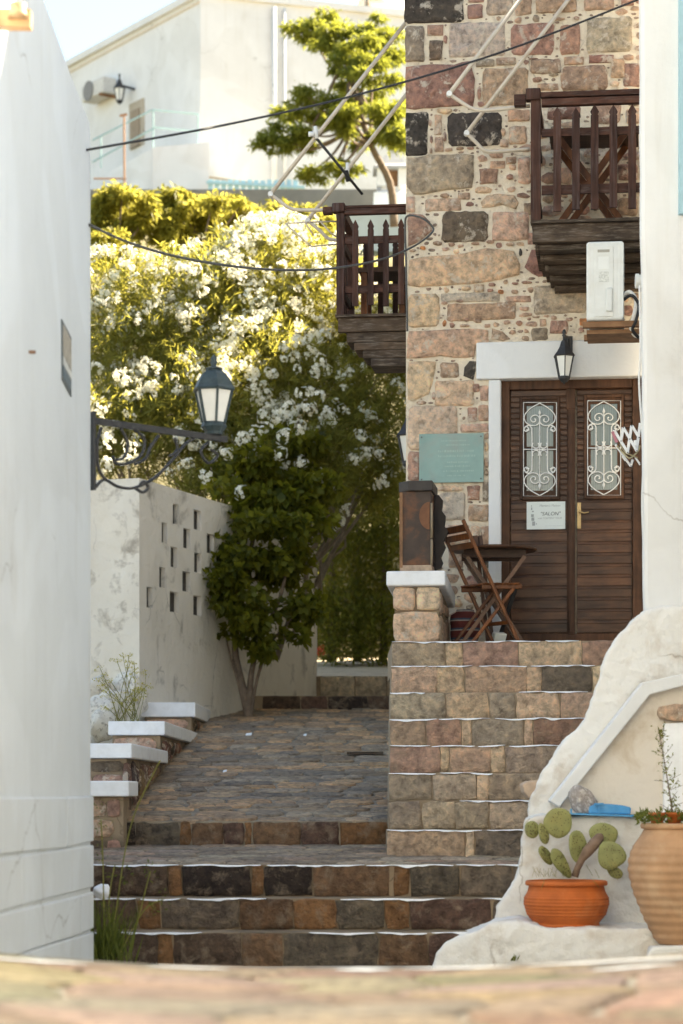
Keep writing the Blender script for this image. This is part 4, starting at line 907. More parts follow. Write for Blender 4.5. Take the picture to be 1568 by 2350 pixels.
blk = [[(-.1, -3), (9.5, -3), (9.5, rz(26.5) + .02), (-.1, rz(17.2) + .02)], [(-.1, ncap(1) - .02), (3.2, ncap(1) - .02), (3.2, 9), (-.1, 9)], [(3.2, ncap(4) - .02), (6.9, ncap(4) - .02), (6.9, 9), (3.2, 9)], [(6.9, ncap(8) - .02), (9.5, ncap(8) - .02), (9.5, 9), (6.9, 9)]]
for (a, b, ha, hb) in fill_plane((.05, .8, 9.2, 1.95), blk, [.12, .10, .08, .062, .05, .038, .028], 2500, gap=.008, limit=150, asp=(.8, 1.5), res=.01):
    c = random.choice([(.16, .095, .065), (.20, .125, .085), (.12, .08, .06), (.085, .065, .055), (.18, .12, .09)])
    stone(sp_, outline_rect(a - ha, b - hb, a + ha, b + hb, 3, 11, .1), random.uniform(.012, .035), 'stone', par, tuple(v * random.uniform(.85, 1.15) for v in c), .012, dome=.008)
# raised earth and loose stones behind the parapet
m = MB(); xs_ = np.linspace(-7, -1.75, 15); ds_ = np.linspace(13.6, 24.4, 24)
vs = [(x, d, .55 + (d - 13.6) * .075 + .06 * mnoise.noise(Vector((x * 2, d * 2, 5)))) for d in ds_ for x in xs_]
m.add(vs, [(j * 15 + i, j * 15 + i + 1, (j + 1) * 15 + i + 1, (j + 1) * 15 + i) for j in range(23) for i in range(14)]); tag(m.build('planting_bed', EARTH, smooth=True), kind='structure')
RC = bpy.data.meshes.new('rock'); b_ = bmesh.new(); bmesh.ops.create_icosphere(b_, subdivisions=3, radius=1)
for v in b_.verts: v.co *= 1 + .28 * mnoise.noise(v.co * 1.6) + .08 * mnoise.noise(v.co * 5)
b_.to_mesh(RC); b_.free(); RC.materials.append(OLDW); RC.polygons.foreach_set('use_smooth', [True] * len(RC.polygons))
for (x, y, d, r, lb) in ((222, 1640, 22.5, .16, 'whitewashed rock at the far left of the bed beside the white wall'), (262, 1628, 23.2, .19, 'largest whitewashed rock behind the yellow weed'), (236, 1668, 21.5, .13, 'whitewashed rock just above the second white cap'), (300, 1600, 23.6, .2, 'whitewashed rock against the corner of the pierced wall'), (215, 1600, 23.4, .2, 'pale rock wedged behind the left white wall')):
    o = bpy.data.objects.new('rock', RC); COL.objects.link(o); o.location = V(x, y, d); o.scale = (r * 1.2, r, r * .8); o.rotation_euler = (random.random() * 3, random.random() * 3, random.random() * 3)
    tag(o, lb, 'rock', 'rocks in the planting bed')

# ================================================================== PIERCED WHITE WALL
DC = 24.3; WC = V(320, 1700, DC); wdir = Vector((.345, 1, 0)).normalized(); wn_ = Vector((wdir.y, -wdir.x, 0))
PW = Plane(Vector((WC.x, WC.y, 0)), wdir, WZ, wn_)
pw_ = thing('pierced_wall', Vector((WC.x, WC.y, .6)), 'weathered whitewashed garden wall pierced by small square openings below the oleander', 'wall')
ztop = CZ + (HY - 1097) / F * DC; Lw = PW.px(728, 1500)[0]
holes = []
for (x0, x1, y0, y1) in ((372, 384, 1200, 1245), (397, 410, 1157, 1203), (445, 462, 1170, 1217), (421, 438, 1212, 1260), (475, 491, 1225, 1271), (392, 408, 1255, 1303), (446, 462, 1268, 1315), (497, 515, 1280, 1322), (366, 380, 1300, 1350), (419, 437, 1310, 1360), (337, 350, 1345, 1397), (390, 410, 1356, 1408), (444, 462, 1368, 1412)):
    a0, b1 = PW.px(x0, y0); a1, b0 = PW.px(x1, y1); zc = PW.px((x0 + x1) / 2, (y0 + y1) / 2); hw = max(.075, (a1 - a0) / 2); holes.append((zc[0] - hw, zc[0] + hw, zc[1] - .105, zc[1] + .105))
A_ = sorted({0.0, Lw} | {round(h[i], 4) for h in holes for i in (0, 1)}); B_ = sorted({-.2, ztop} | {round(h[i], 4) for h in holes for i in (2, 3)})
inh = lambda a, b: any(h[0] - 1e-3 < a < h[1] + 1e-3 and h[2] - 1e-3 < b < h[3] + 1e-3 for h in holes)
m = MB()
lean = lambda b: -.02 * (b - 1) + 0.0
for a0, a1 in zip(A_, A_[1:]):
    for b0, b1 in zip(B_, B_[1:]):
        if inh((a0 + a1) / 2, (b0 + b1) / 2): continue
        m.add([PW.at(a0, b0), PW.at(a1, b0), PW.at(a1, b1), PW.at(a0, b1)], [(0, 1, 2, 3)])
for (a0, a1, b0, b1) in holes:
    f_ = [PW.at(a0, b0), PW.at(a1, b0), PW.at(a1, b1), PW.at(a0, b1)]; k_ = [p - wn_ * .055 for p in f_]
    m.add(f_ + k_, [(0, 4, 5, 1), (1, 5, 6, 2), (2, 6, 7, 3), (3, 7, 4, 0)])
m.add([PW.at(0, ztop), PW.at(Lw, ztop), PW.at(Lw, ztop, -.35), PW.at(0, ztop, -.35), PW.at(0, -.2), PW.at(Lw, -.2), PW.at(Lw, -.2, -.35), PW.at(0, -.2, -.35)], [(0, 1, 2, 3), (1, 5, 6, 2), (3, 2, 6, 7)])
m.build('side_face', OLDG, pw_, recalc=False)
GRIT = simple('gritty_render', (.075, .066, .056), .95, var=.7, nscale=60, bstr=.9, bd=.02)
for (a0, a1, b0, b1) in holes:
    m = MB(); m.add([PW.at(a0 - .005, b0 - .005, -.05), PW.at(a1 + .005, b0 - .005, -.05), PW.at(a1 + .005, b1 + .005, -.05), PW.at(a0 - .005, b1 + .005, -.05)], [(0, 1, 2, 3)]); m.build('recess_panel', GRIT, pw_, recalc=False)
# end face turned to the street, wandering a little
m = MB(); e0 = PW.at(0, 0, 0); ed = Vector((-1, .12, 0)).normalized(); n1, n2 = 26, 40; vs = []
for j in range(n2 + 1):
    for i in range(n1 + 1):
        a = 2.2 * i / n1; z = -.2 + (ztop + .2 - (.03 * a)) * j / n2; q = e0 + ed * a
        dsp = (.03 * mnoise.noise(Vector((a * 3, z * 3, 1))) + .012 * mnoise.noise(Vector((a * 9, z * 9, 2)))) * (1 if i else 0)
        vs.append((q.x, q.y + dsp, z))
m.add(vs, [(j * (n1 + 1) + i, j * (n1 + 1) + i + 1, (j + 1) * (n1 + 1) + i + 1, (j + 1) * (n1 + 1) + i) for j in range(n2) for i in range(n1)])
t0 = [vs[n2 * (n1 + 1) + i] for i in range(n1 + 1)]; m.add(t0 + [(x, y + .4, z) for x, y, z in t0], [(i, i + 1, n1 + 2 + i, n1 + 1 + i) for i in range(n1)])
m.build('end_face', OLDW, pw_, smooth=True)

# ================================================================== RIGHT WHITE HOUSE AND BUTTRESS
rh = thing('white_house', V(1475, 1400, 16.3), 'white plastered house wall filling the right edge beside the stone house', 'house')
m = MB(); x0 = V(1467, 0, 15.65).x; x1 = V(1478, 1400, 15.65).x; zt_ = 8.6; n = 40; fr = []
for i in range(n + 1):
    t = i / n; z = .3 + (zt_ - .3) * t; x = x1 + (x0 - x1) * min(1, max(0, (z - 2.3) / 4.1)) + .012 * mnoise.noise(Vector((z * 2.2, 3, 0))) + .006 * mnoise.noise(Vector((z * 7, 1, 0)))
    fr.append((x, z))
vs = []
for (x, z) in fr: vs += [(x + .03, 15.65, z), (x + .008, 15.66, z), (x, 15.69, z), (x + .52, 19.25, z), (x + 6, 15.65, z)]
fsq = []
for i in range(n):
    a = i * 5; b = a + 5; fsq += [(a, a + 4, b + 4, b), (a + 1, a, b, b + 1), (a + 2, a + 1, b + 1, b + 2), (a + 3, a + 2, b + 2, b + 3)]
top = n * 5; fsq += [(top + 4, top + 3, top + 2, top + 1, top)]
m.add(vs, fsq); m.build('wall', WHITE, rh, smooth=False)
# unseen wing added beside the street, sloped to shade street and left wall
m = MB(); m.prism([Vector((2.35, d, z)) for d, z in ((15.2, -.4), (15.2, 8.9), (13.3, 8.9), (12.4, 7.94), (9.1, 3.85), (4.0, 3.85), (4.0, -.4))], (4, 0, 0)); m.build('shade_wing', WHITE, rh)
m = MB(); q = V(1552, 0, 15.6); q2 = V(1600, 490, 15.6); m.abox((q.x + .02, 15.6, q2.z), (q2.x, 15.68, 8.2)); m.build('shutter', PALEBLUE, rh)

def remeshed(name, polys, mat, parent, vox=.017, disp=.03, dscale=.22, smooth=2, label=None):
    """lumpy hand-plastered mass grown from rough prisms"""
    m = MB()
    for (poly, d0, d1) in polys:
        a = [V(x, y, d0) for x, y in poly]; m.prism(a, ((d1 - d0) * .14, d1 - d0, 0))
    o = m.build(name, mat, parent, smooth=True)
    r = o.modifiers.new('remesh', 'REMESH'); r.mode = 'VOXEL'; r.voxel_size = vox; r.use_smooth_shade = True
    if smooth: s = o.modifiers.new('smooth', 'SMOOTH'); s.iterations = smooth; s.factor = .6
    t = bpy.data.textures.new(name + '_lumps', 'CLOUDS'); t.noise_scale = dscale; t.noise_depth = 3
    dm = o.modifiers.new('lumps', 'DISPLACE'); dm.texture = t; dm.strength = disp; dm.mid_level = .5; dm.texture_coords = 'GLOBAL'
    t2 = bpy.data.textures.new(name + '_trowel', 'CLOUDS'); t2.noise_scale = .055; t2.noise_depth = 2
    d2_ = o.modifiers.new('trowel', 'DISPLACE'); d2_.texture = t2; d2_.strength = .016; d2_.mid_level = .5; d2_.texture_coords = 'GLOBAL'
    return o
but = thing('stair_buttress', V(1300, 2200, 14.9), 'rough whitewashed buttress sloping down beside the stone stairs on the right', 'wall')
M1 = [(1640, 1385), (1500, 1392), (1470, 1404), (1440, 1432), (1412, 1465), (1388, 1510), (1374, 1560), (1352, 1620), (1336, 1660), (1290, 1702), (1262, 1745), (1242, 1772), (1230, 1810), (1214, 1838), (1206, 1900), (1196, 1965), (1640, 1965)]
remeshed('upper_mass', [(M1, 15.42, 16.9)], LIME, but, disp=.035)
M2 = [(1640, 1580), (1492, 1588), (1300, 1835), (1290, 1870), (1640, 1870)]
M3 = [(1202, 1880), (1225, 1872), (1640, 1872), (1640, 2150), (1128, 2150), (1138, 2085), (1180, 2022), (1194, 1965)]
remeshed('plinth', [(M3, 15.03, 15.9)], LIME, but, disp=.035)
M4 = [(1700, 2132), (1260, 2130), (1180, 2112), (1128, 2118), (1090, 2135), (1050, 2150), (1015, 2168), (1000, 2190), (992, 2230), (1700, 2230)]
remeshed('ledge', [(M4, 14.42, 15.35)], LIME, but, disp=.03)
m = MB(); a = [V(x, y, 15.30) for x, y in ((1640, 1565), (1486, 1584), (1288, 1838), (1290, 1868), (1640, 1868))]; m.prism(a, (0, .2, 0)); m.build('recessed_panel', CREAM, but)
m = MB(); a = [V(x, y, 15.215) for x, y in ((1262, 1838), (1285, 1852), (1492, 1594), (1640, 1556), (1640, 1530), (1476, 1566))]; m.prism(a, (0, .185, 0)); m.build('moulding', WHITE, but, bevel=.008)
m = MB(); a = [V(x, y, 15.24) for x, y in ((1524, 1660), (1640, 1655), (1640, 1870), (1524, 1870))]; m.prism(a, (0, .1, 0)); m.build('white_board', PAINT, but, bevel=.006)
bpz = Plane(V(1524, 1655, 15.29), Vector((1, 0, 0)), WZ, Vector((0, -1, 0)))
s0, z0 = 0, 0; stone(bpz, outline_rect(-.04, 0.0, .36, .105, 5, 14, .04), .07, 'lintel_stone', but, sc('p'), .012)
rk = bpy.data.objects.new('rock', RC.copy()); RC2 = rk.data; RC2.materials.clear(); RC2.materials.append(simple('grey_rock', (.34, .29, .26), .9, var=.3, nscale=6, stain=(.72, .66, .58), samt=.8)); COL.objects.link(rk); rk.location = V(1338, 1838, 15.12); rk.scale = (.10, .09, .075); rk.rotation_euler = (.4, .9, .3); tag(rk, 'grey angular rock lying on the white plinth beside the blue hatch', 'rock')
m = MB(); a = [V(x, y, 15.85) for x, y in ((1199, 1800), (1212, 1792), (1240, 1790), (1240, 1835), (1215, 1832), (1203, 1818))]; m.prism(a, (0, .3, 0)); m.build('stone_nub', simple('pinkish_stone', (.55, .40, .29), .9, var=.15), but, bevel=.012)
# ================================================================== ON THE LANDING
# low pillar wall at the left of the landing
PP = V(903, 1470, 18.62); PO = Vector((PP.x, PP.y, 0)); PIL = Plane(PO, U, WZ, NN)
wP = PIL.px(1010, 1400)[0]; zc0 = PIL.px(950, 1345)[1]; zc1 = PIL.px(950, 1311)[1]
pil = thing('landing_pillar', V(950, 1470, 18.62), 'short stone pillar wall with a white cap at the head of the stairs', 'wall')
def pbox(mb, s0, s1, z0, z1, o0, o1, drop=0.0):
    q = [PIL.at(s, z - (drop if o == o0 else 0), o) for z in (z0, z1) for (s, o) in ((s0, o0), (s1, o0), (s1, o1), (s0, o1))]; return mb.hexa(q)
m = MB(); pbox(m, .01, wP - .008, LANDZ - .1, zc0 - .002, -.95, -.008, .1); m.build('wall', STEPM, pil)
for (a0, a1, b0, b1, c) in ((0, wP, LANDZ, LANDZ + (zc0 - LANDZ) * .55, 't'), (0, wP * .48, LANDZ + (zc0 - LANDZ) * .57, zc0 - .004, 't'), (wP * .5, wP, LANDZ + (zc0 - LANDZ) * .57, zc0 - .004, 'T')):
    stone(PIL, outline_rect(a0, b0, a1 - .004, b1 - .004, 9, 20, .02), .02, 'stone', pil, sc(c, .06), .014, dome=.006)
PSD = Plane(PIL.at(wP - .008, 0, 0), IN, WZ, U)
for (a, b, c, d_) in ((.0, .3, LANDZ, LANDZ + .22), (.31, .62, LANDZ, LANDZ + .2), (.63, .93, LANDZ, LANDZ + .24), (0, .26, LANDZ + .23, zc0 - .03), (.27, .9, LANDZ + .25, zc0 - .1)):
    stone(PSD, outline_rect(a, c, b - .01, d_ - .01, 5, 12, .05), .012, 'stone', pil, sc('b'), .01)
m = MB(); pbox(m, -.05, wP + .045, zc0, zc1, -.95, .05, .10); m.build('white_cap', PAINT, pil, bevel=.014, seg=3)
# rusty cabinet on the pillar
bx0, bz1 = PIL.px(921, 1128, -.05); bx1, bz0 = PIL.px(990, 1296, -.05); bz0 = zc1 + .002
cab = thing('rusty_cabinet', PIL.at(bx0, zc1, -.1), 'narrow rusty brown metal cabinet with a dark lid on the pillar cap', 'cabinet')
m = MB(); pbox(m, bx0, bx1, bz0 + .05, bz1, -.46, -.05); m.build('body', RUST, cab, bevel=.004)
m = MB(); pbox(m, bx0 - .012, bx0 + .012, bz0 + .03, bz1 - .01, -.455, -.035); m.build('corner_strip', RUSTW, cab)
m = MB(); pbox(m, bx0 - .01, bx1 + .003, bz0, bz0 + .049, -.47, -.04); m.build('base', simple('old_plaster_base', (.42, .30, .21), .9, var=.3, nscale=20), cab)
m = MB(); lz = PIL.px(950, 1104, -.04)[1]; cut = (bx1 - bx0) * .25
m.prism([PIL.at(s, bz1 + .001, o) for s, o in ((bx0 - .025, -.12), (bx0 + cut, -.02), (bx1 + .012, -.02), (bx1 + .012, -.5), (bx0 - .025, -.5))], WZ * (lz - bz1)); m.build('lid', RUSTD, cab, bevel=.006)
m = MB(); n = 18; c_ = PIL.at(bx1 - .012, (bz0 + bz1) / 2 + .12, -.046); r_ = .085
m.prism([c_ + U * (-abs(math.sin(math.pi * i / n)) * r_ * .95) + WZ * (math.cos(math.pi * i / n) * r_ * 1.25) for i in range(n + 1)], NN * .006); m.build('curved_patch', simple('rust_patch', (.17, .065, .026), .6, var=.25), cab)
for (za_, zb_) in ((.30, .62), (.06, .29)):
    m = MB(); p0 = PIL.at(bx1 + .004, bz0 + za_ * .85, -.045); p1 = PIL.at(bx1 + .004, bz0 + zb_ * .85, -.045); m.tube([p0, p1], .010, 8); m.build('hinge', simple('brass_hinge', (.26, .20, .13), .5), cab, smooth=True)
m = MB(); zs = np.linspace(bz0 + .05, bz1, 15); pts = [PIL.at(bx1 + .004, z, -.42 - (0.0)) for z in (bz1, bz0 + .05)]
prof_ = [(bx1 + .003, bz0 + .03)] + [(bx1 + .05 + .014 * math.sin(i * 2.1) + .05 * (1 - abs(i / 7 - 1)), z) for i, z in enumerate(zs)] + [(bx1 + .003, bz1)]
m.prism([PIL.at(s, z, -.30) for s, z in prof_], IN * .06); m.build('carved_side', simple('dark_carved', (.03, .022, .018), .7), cab)

# folding bistro table
TC = V(1131, 1262, 19.22); TZ = TC.z
tb = thing('bistro_table', Vector((TC.x, TC.y, LANDZ)), 'round dark wooden folding table beside the double door', 'table')
m = MB(); m.lathe((TC.x, TC.y, TZ - .012), [(.335, 0), (.35, .006), (.352, .014), (.345, .022)], 40); m.build('table_top', TABLEW, tb, smooth=False)
m = MB()
for dy in (-.16, .16): m.bar((TC.x - .24, TC.y + dy, TZ - .045), (TC.x + .25, TC.y + dy, TZ - .045), .025, .06)
m.build('apron', TABLEW, tb)
for (dy, a, b) in ((-.19, -.24, .27), (.19, -.24, .27)):
    m = MB(); m.bar((TC.x + b - .03, TC.y + dy, TZ - .07), (TC.x - .26, TC.y + dy, LANDZ + .01), .03, .055, (0, 1, 0)); m.build('leg', wood('table_leg_wood', (.09, .045, .026), (.20, .11, .065), 'z'), tb)
    m = MB(); m.bar((TC.x + a + .03, TC.y + dy * .8, TZ - .07), (TC.x + .24, TC.y + dy * .8, LANDZ + .01), .03, .055, (0, 1, 0)); m.build('leg', MATS['table_leg_wood'], tb)
for dx in (-.25, .24):
    m = MB(); m.bar((TC.x + dx, TC.y - .17, LANDZ + .03), (TC.x + dx, TC.y + .17, LANDZ + .03), .03, .03); m.build('foot_bar', TABLEW, tb)
# folding chair, seen from behind and aside
def G_(x, y, d): return V((980 + x / 4.0) * K, (1180 + y / 4.0) * K, d)
def chair_near(z): return None
ch = thing('folding_chair', Vector((V(1120, 1460, 18.85).x, 18.85, LANDZ)), 'varnished wooden folding chair with a slatted back in front of the round table', 'chair')
dn, df = 18.72, 19.05
def limb(a, b, w=.028, h=.05, name='leg', mat=CHAIRW, up=(0, 1, 0)):
    m = MB(); m.bar(a, b, w, h, up); return m.build(name, mat, ch, bevel=.006)
nT, nB = G_(710, 478, dn), G_(1268, 1700, dn); nB.z = LANDZ + .005
off_ = Vector((-.17, df - dn, 0)); fT, fB = nT + off_, nB + off_
limb(nT, nB); limb(fT, fB)
sN = G_(1215, 1165, dn + .04); sB_ = G_(800, 1705, dn + .04); sB_.z = LANDZ + .005
in_ = Vector((-.02, .04, 0)); limb(sN, sB_); limb(sN + off_ * .8, sB_ + off_ * .8)
for (ya, yb) in ((.045, .055), (.115, .05), (.19, .05)):
    a = nT + (nB - nT).normalized() * (ya + .02); b = fT + (fB - fT).normalized() * (ya + .02); limb(a, b, .018, yb, 'back_slat', CHAIRW, (0, 0, 1))
seatz = G_(1100, 1100, dn).z; sx0 = G_(900, 1100, dn).x; sx1 = G_(1275, 1100, dn).x
for i in range(6):
    x = sx0 + .03 + (sx1 - sx0 - .03) * i / 5.5; a = Vector((x, dn - .0, seatz - .012)); limb(a + Vector((.01, .01, 0)), a + off_ * .95, .05, .018, 'seat_slat', CHAIRW, (0, 0, 1))
limb(Vector((sx0, dn + .03, seatz - .035)), Vector((sx1 + .02, dn + .03, seatz - .03)), .022, .04, 'seat_rail', CHAIRW, (0, 0, 1))
limb(Vector((sx0, dn + .03, seatz - .035)) + off_ * .85, Vector((sx1 + .02, dn + .03, seatz - .03)) + off_ * .85, .022, .04, 'seat_rail', CHAIRW, (0, 0, 1))
limb(nB + Vector((-.07, .02, .16)), fB + Vector((-.07, -.02, .16)), .025, .03, 'stretcher', CHAIRW, (0, 0, 1))
# second chair folded flat against the wall behind the table
c2 = thing('folded_chair', Vector((V(1100, 1460, 19.5).x, 19.5, LANDZ)), 'dark folding chair standing folded against the stone wall behind the table', 'chair')
for xx in (838, 885):
    m = MB(); a = G_(xx, 640, 19.55); b = G_(xx + 130, 1640, 19.45); b.z = LANDZ; m.bar(a, b, .028, .045, (0, 1, 0)); m.build('leg', wood('dark_chair_wood%d' % xx, (.06, .024, .012), (.14, .062, .03), 'z'), c2)
for y in (665, 720):
    m = MB(); m.bar(G_(790, y, 19.56), G_(890, y + 4, 19.56), .018, .045); m.build('back_slat', TABLEW, c2)
m = MB(); m.bar(G_(1230, 1180, 19.5), G_(1080, 1640, 19.4), .03, .09, (0, 1, 0)); m.build('folded_seat', simple('black_cloth', (.015, .013, .012), .8), c2)
# striped bag under the chair
m = MB(); bc_ = V(1068, 1440, 19.28); bc_.z = LANDZ; n1, n2 = 18, 14; vs = []
for j in range(n2 + 1):
    t = j / n2; rr = (math.sin(math.pi * min(1, t * .55 + .22)) ** .6) * (1 if t < .9 else .75)
    for i in range(n1):
        a = 2 * math.pi * i / n1; k = 1 + .12 * mnoise.noise(Vector((math.cos(a) * 1.5, math.sin(a) * 1.5, t * 3)))
        vs.append((bc_.x + .12 * rr * k * math.cos(a), bc_.y + .09 * rr * k * math.sin(a), LANDZ + .003 + .30 * t))
m.add(vs, [(j * n1 + i, j * n1 + (i + 1) % n1, (j + 1) * n1 + (i + 1) % n1, (j + 1) * n1 + i) for j in range(n2) for i in range(n1)] + [tuple(n2 * n1 + i for i in range(n1))])
sm, nt, b, o_ = newmat('striped_cloth'); v = coords(nt); sx_ = N(nt, 'ShaderNodeSeparateXYZ'); nt.links.new(v, sx_.inputs[0])
ml = N(nt, 'ShaderNodeMath', operation='MULTIPLY'); ml.inputs[1].default_value = 13.0; nt.links.new(sx_.outputs['Z'], ml.inputs[0]); fr_ = N(nt, 'ShaderNodeMath', operation='FRACT'); nt.links.new(ml.outputs[0], fr_.inputs[0])
r_ = ramp(nt, fr_.outputs[0], [(0, (.085, .016, .014)), (.42, (.10, .02, .016)), (.45, (.30, .27, .25)), (.54, (.32, .29, .27)), (.56, (.035, .055, .09)), (.72, (.04, .06, .095)), (.74, (.09, .016, .015))]); nt.links.new(r_, b.inputs['Base Color']); b.inputs['Roughness'].default_value = .9
tag(m.build('striped_bag', sm, smooth=True), 'slumped bag striped red, white and blue under the folding chair', 'bag')
m = MB(); q = G_(1060, 1560, 19.3); q.z = LANDZ
m.box(q + Vector((0, 0, .06)), (Vector((.05, .02, 0)), Vector((-.01, .04, .01)), Vector((.015, 0, .06)))); tag(m.build('white_packet', PAPER, bevel=.01), 'small white packet on the landing floor behind the chair legs', 'packet')

# ================================================================== ON THE FACADE
# wall lantern on the lintel
def lantern(root, c, sc_, mats, wall=None):
    """six sided lantern; c = point at the middle of the roof eave"""
    met, gl = mats; P6 = math.pi / 6
    m = MB(); m.lathe(c, [(.0905 * sc_, -.006 * sc_), (.095 * sc_, .0), (.07 * sc_, .03 * sc_), (.042 * sc_, .075 * sc_), (.028 * sc_, .115 * sc_), (.022 * sc_, .12 * sc_), (.02 * sc_, .125 * sc_)], 6, phase=P6); m.build('roof', met, root)
    m = MB(); m.lathe(c + WZ * .125 * sc_, [(.012 * sc_, 0), (.010 * sc_, .03 * sc_), (.017 * sc_, .04 * sc_), (.010 * sc_, .052 * sc_), (.017 * sc_, .065 * sc_), (.012 * sc_, .082 * sc_), (.002 * sc_, .09 * sc_)], 12); m.build('finial', met, root, smooth=True)
    m = MB(); m.lathe(c - WZ * .165 * sc_, [(.045 * sc_, 0), (.078 * sc_, .158 * sc_)], 6, phase=P6); m.build('glass', gl, root)
    m = MB()
    for i in range(6):
        a = P6 + i * math.pi / 3; d_ = Vector((math.cos(a), math.sin(a), 0)); m.bar(c - WZ * .168 * sc_ + d_ * .047 * sc_, c - WZ * .004 * sc_ + d_ * .081 * sc_, .008 * sc_, .010 * sc_, d_)
    m.build('frame_bars', met, root)
    m = MB(); m.lathe(c - WZ * .215 * sc_, [(.006 * sc_, -.012 * sc_), (.007 * sc_, .0), (.024 * sc_, .006 * sc_), (.044 * sc_, .028 * sc_), (.05 * sc_, .05 * sc_)], 12); m.build('base', met, root, smooth=True)
lt = thing('wall_lantern', FAC.at(*fs_(1296, 815, .05), .05), 'black six-sided wall lantern fixed to the white lintel over the door', 'lantern')
lc = FAC.at(*FAC.px(1295, 817, .2), .2); lantern(lt, lc, 1.0, (IRON, GLASS))
m = MB(); s_, z_ = fs_(1306, 795, .05); fbox(m, s_ - .03, s_ + .03, z_ - .08, z_ + .08, .045, .07); m.tube([FAC.at(s_, z_, .06), FAC.at(s_, z_ + .06, .12), lc + WZ * .16, lc + WZ * .13], .012, 8); m.build('bracket', IRON, lt)
# verdigris plaque
s0, z1 = fs_(962, 996, .04); s1, z0 = fs_(1110, 1106, .04)
pqo = MB(); fbox(pqo, s0, s1, z0, z1, .028, .038); pqo = pqo.build('copper_plaque', COPPER, bevel=.003)
tag(pqo, 'rectangular verdigris green copper plaque with faint lettering on the stone wall', 'plaque')
for fx, fz in ((.04, .07), (.96, .07), (.96, .93), (.04, .93)):
    m = MB(); c_ = FAC.at(s0 + (s1 - s0) * fx, z0 + (z1 - z0) * fz, .036); m.tube([c_, c_ + NN * .007], .007, 8); m.build('screw', simple('screw_%d' % int(fx * 100 + fz), (.10, .11, .10), .5), pqo)
random.seed(21)
for (fz, f0, f1, h) in ((.84, .34, .72, .010), (.75, .42, .80, .013), (.62, .30, .86, .017), (.52, .30, .88, .017), (.40, .44, .76, .011), (.32, .40, .78, .011), (.22, .38, .84, .011), (.13, .44, .72, .009)):
    m = MB(); a = f0
    while a < f1:
        w_ = random.uniform(.012, .032)
        for g_ in range(1): fbox(m, s0 + (s1 - s0) * a, s0 + (s1 - s0) * (a + w_ * .45), z0 + (z1 - z0) * fz, z0 + (z1 - z0) * fz + h * random.uniform(.7, 1.1), .036, .0392)
        a += w_ + (.014 if random.random() < .2 else 0)
    m.build('embossed_line', COPPERL, pqo)
# paper notice on the door
sgs0, sgz1 = FAC.px(1209, 1152, DP + .02); sgs1, sgz0 = FAC.px(1297.5, 1214, DP + .02)
sg = MB(); fbox(sg, sgs0, sgs1, sgz0, sgz1, DP + .019, DP + .022); sg = sg.build('door_notice', PAPER)
tag(sg, 'white paper notice reading SALON pinned to the left door leaf', 'sign')
def text(s, fx, fz, size, mat, parent, align='CENTER', shear=0.0, name='lettering'):
    cu = bpy.data.curves.new('t', 'FONT'); cu.body = s; cu.size = size; cu.align_x = align; cu.shear = shear
    to = bpy.data.objects.new('t', cu); COL.objects.link(to); dg = bpy.context.evaluated_depsgraph_get(); me = bpy.data.meshes.new_from_object(to.evaluated_get(dg)); bpy.data.objects.remove(to)
    S0 = sgs0 + (sgs1 - sgs0) * fx; Z0 = sgz0 + (sgz1 - sgz0) * fz
    for v in me.vertices: v.co = FAC.at(S0 + v.co.x, Z0 + v.co.y, DP + .0232)
    me.materials.clear(); me.materials.append(mat); me.name = name; return link(name, me, parent)
text("Marion's Maison", .60, .82, .026, INKL, sg, shear=.25); text('"SALON"', .61, .50, .042, INK, sg, shear=.2); text('with CONTENT TOUR', .60, .37, .020, INKL, sg, shear=.1); text('____________', .72, .13, .024, INKL, sg)
m = MB()
for (x, z, w_, h) in ((.10, .70, .030, .09), (.095, .80, .018, .05), (.13, .60, .05, .05), (.12, .45, .07, .10), (.13, .32, .075, .12), (.15, .16, .075, .15), (.22, .15, .02, .05)):
    W_, H_ = sgs1 - sgs0, sgz1 - sgz0; fbox(m, sgs0 + W_ * (x - w_ / 2 + .03), sgs0 + W_ * (x + w_ / 2 + .03), sgz0 + H_ * (z - h / 2 + .05), sgz0 + H_ * (z + h / 2 + .05), DP + .0215, DP + .0228)
m.build('small_drawing', INKL, sg)
# air conditioner
ac = thing('air_conditioner', V(1395, 740, 18.2), 'white air conditioner unit seen end-on below the balcony over the door', 'air conditioner')
dA = 18.2; ACP = Plane(V(1346, 735, dA), U, WZ, NN); aw = ACP.px(1432, 600)[0]; ah = ACP.px(1390, 553)[1]
def abx(s0, s1, z0, z1, o0, o1):
    m = MB(); return m.hexa([ACP.at(s, z, o) for z in (z0, z1) for (s, o) in ((s0, o0), (s1, o0), (s1, o1), (s0, o1))])
abx(0, aw, .0, ah, -.72, 0).build('body', ACW, ac, bevel=.022, seg=3)
abx(aw * .22, aw * .72, ah * .04, ah * .93, -.02, .006).build('service_cover', ACW, ac, bevel=.004)
abx(aw * .30, aw * .62, ah * .855, ah * .89, .004, .008).build('grip_slot', simple('slot_shade', (.36, .34, .29), .7), ac)
abx(aw * .32, aw * .60, ah * .64, ah * .80, .004, .0085).build('rating_label', simple('rating_label', (.80, .80, .76), .6, var=.02), ac)
abx(aw * .33, aw * .60, ah * .48, ah * .61, .004, .0085).build('diagram_label', simple('diagram_label', (.66, .66, .61), .6, var=.25, nscale=70), ac)
abx(aw * .52, aw * .70, ah * .10, ah * .40, .004, .03).build('valve_cover', ACW, ac, bevel=.01)
abx(aw * .86, aw * .99, .02, ah * .97, -.01, .004).build('edge_strip', ACW, ac, bevel=.003)
for k_, (a, b) in enumerate(((-.10, -.04), (-.62, -.56))): abx(-.03, aw + .45, -.045, -.002, a, b).build('bracket', RUSTW, ac)
abx(.0, aw + .42, -.085, -.055, -.5, -.1).build('bracket_board', RUSTW, ac)
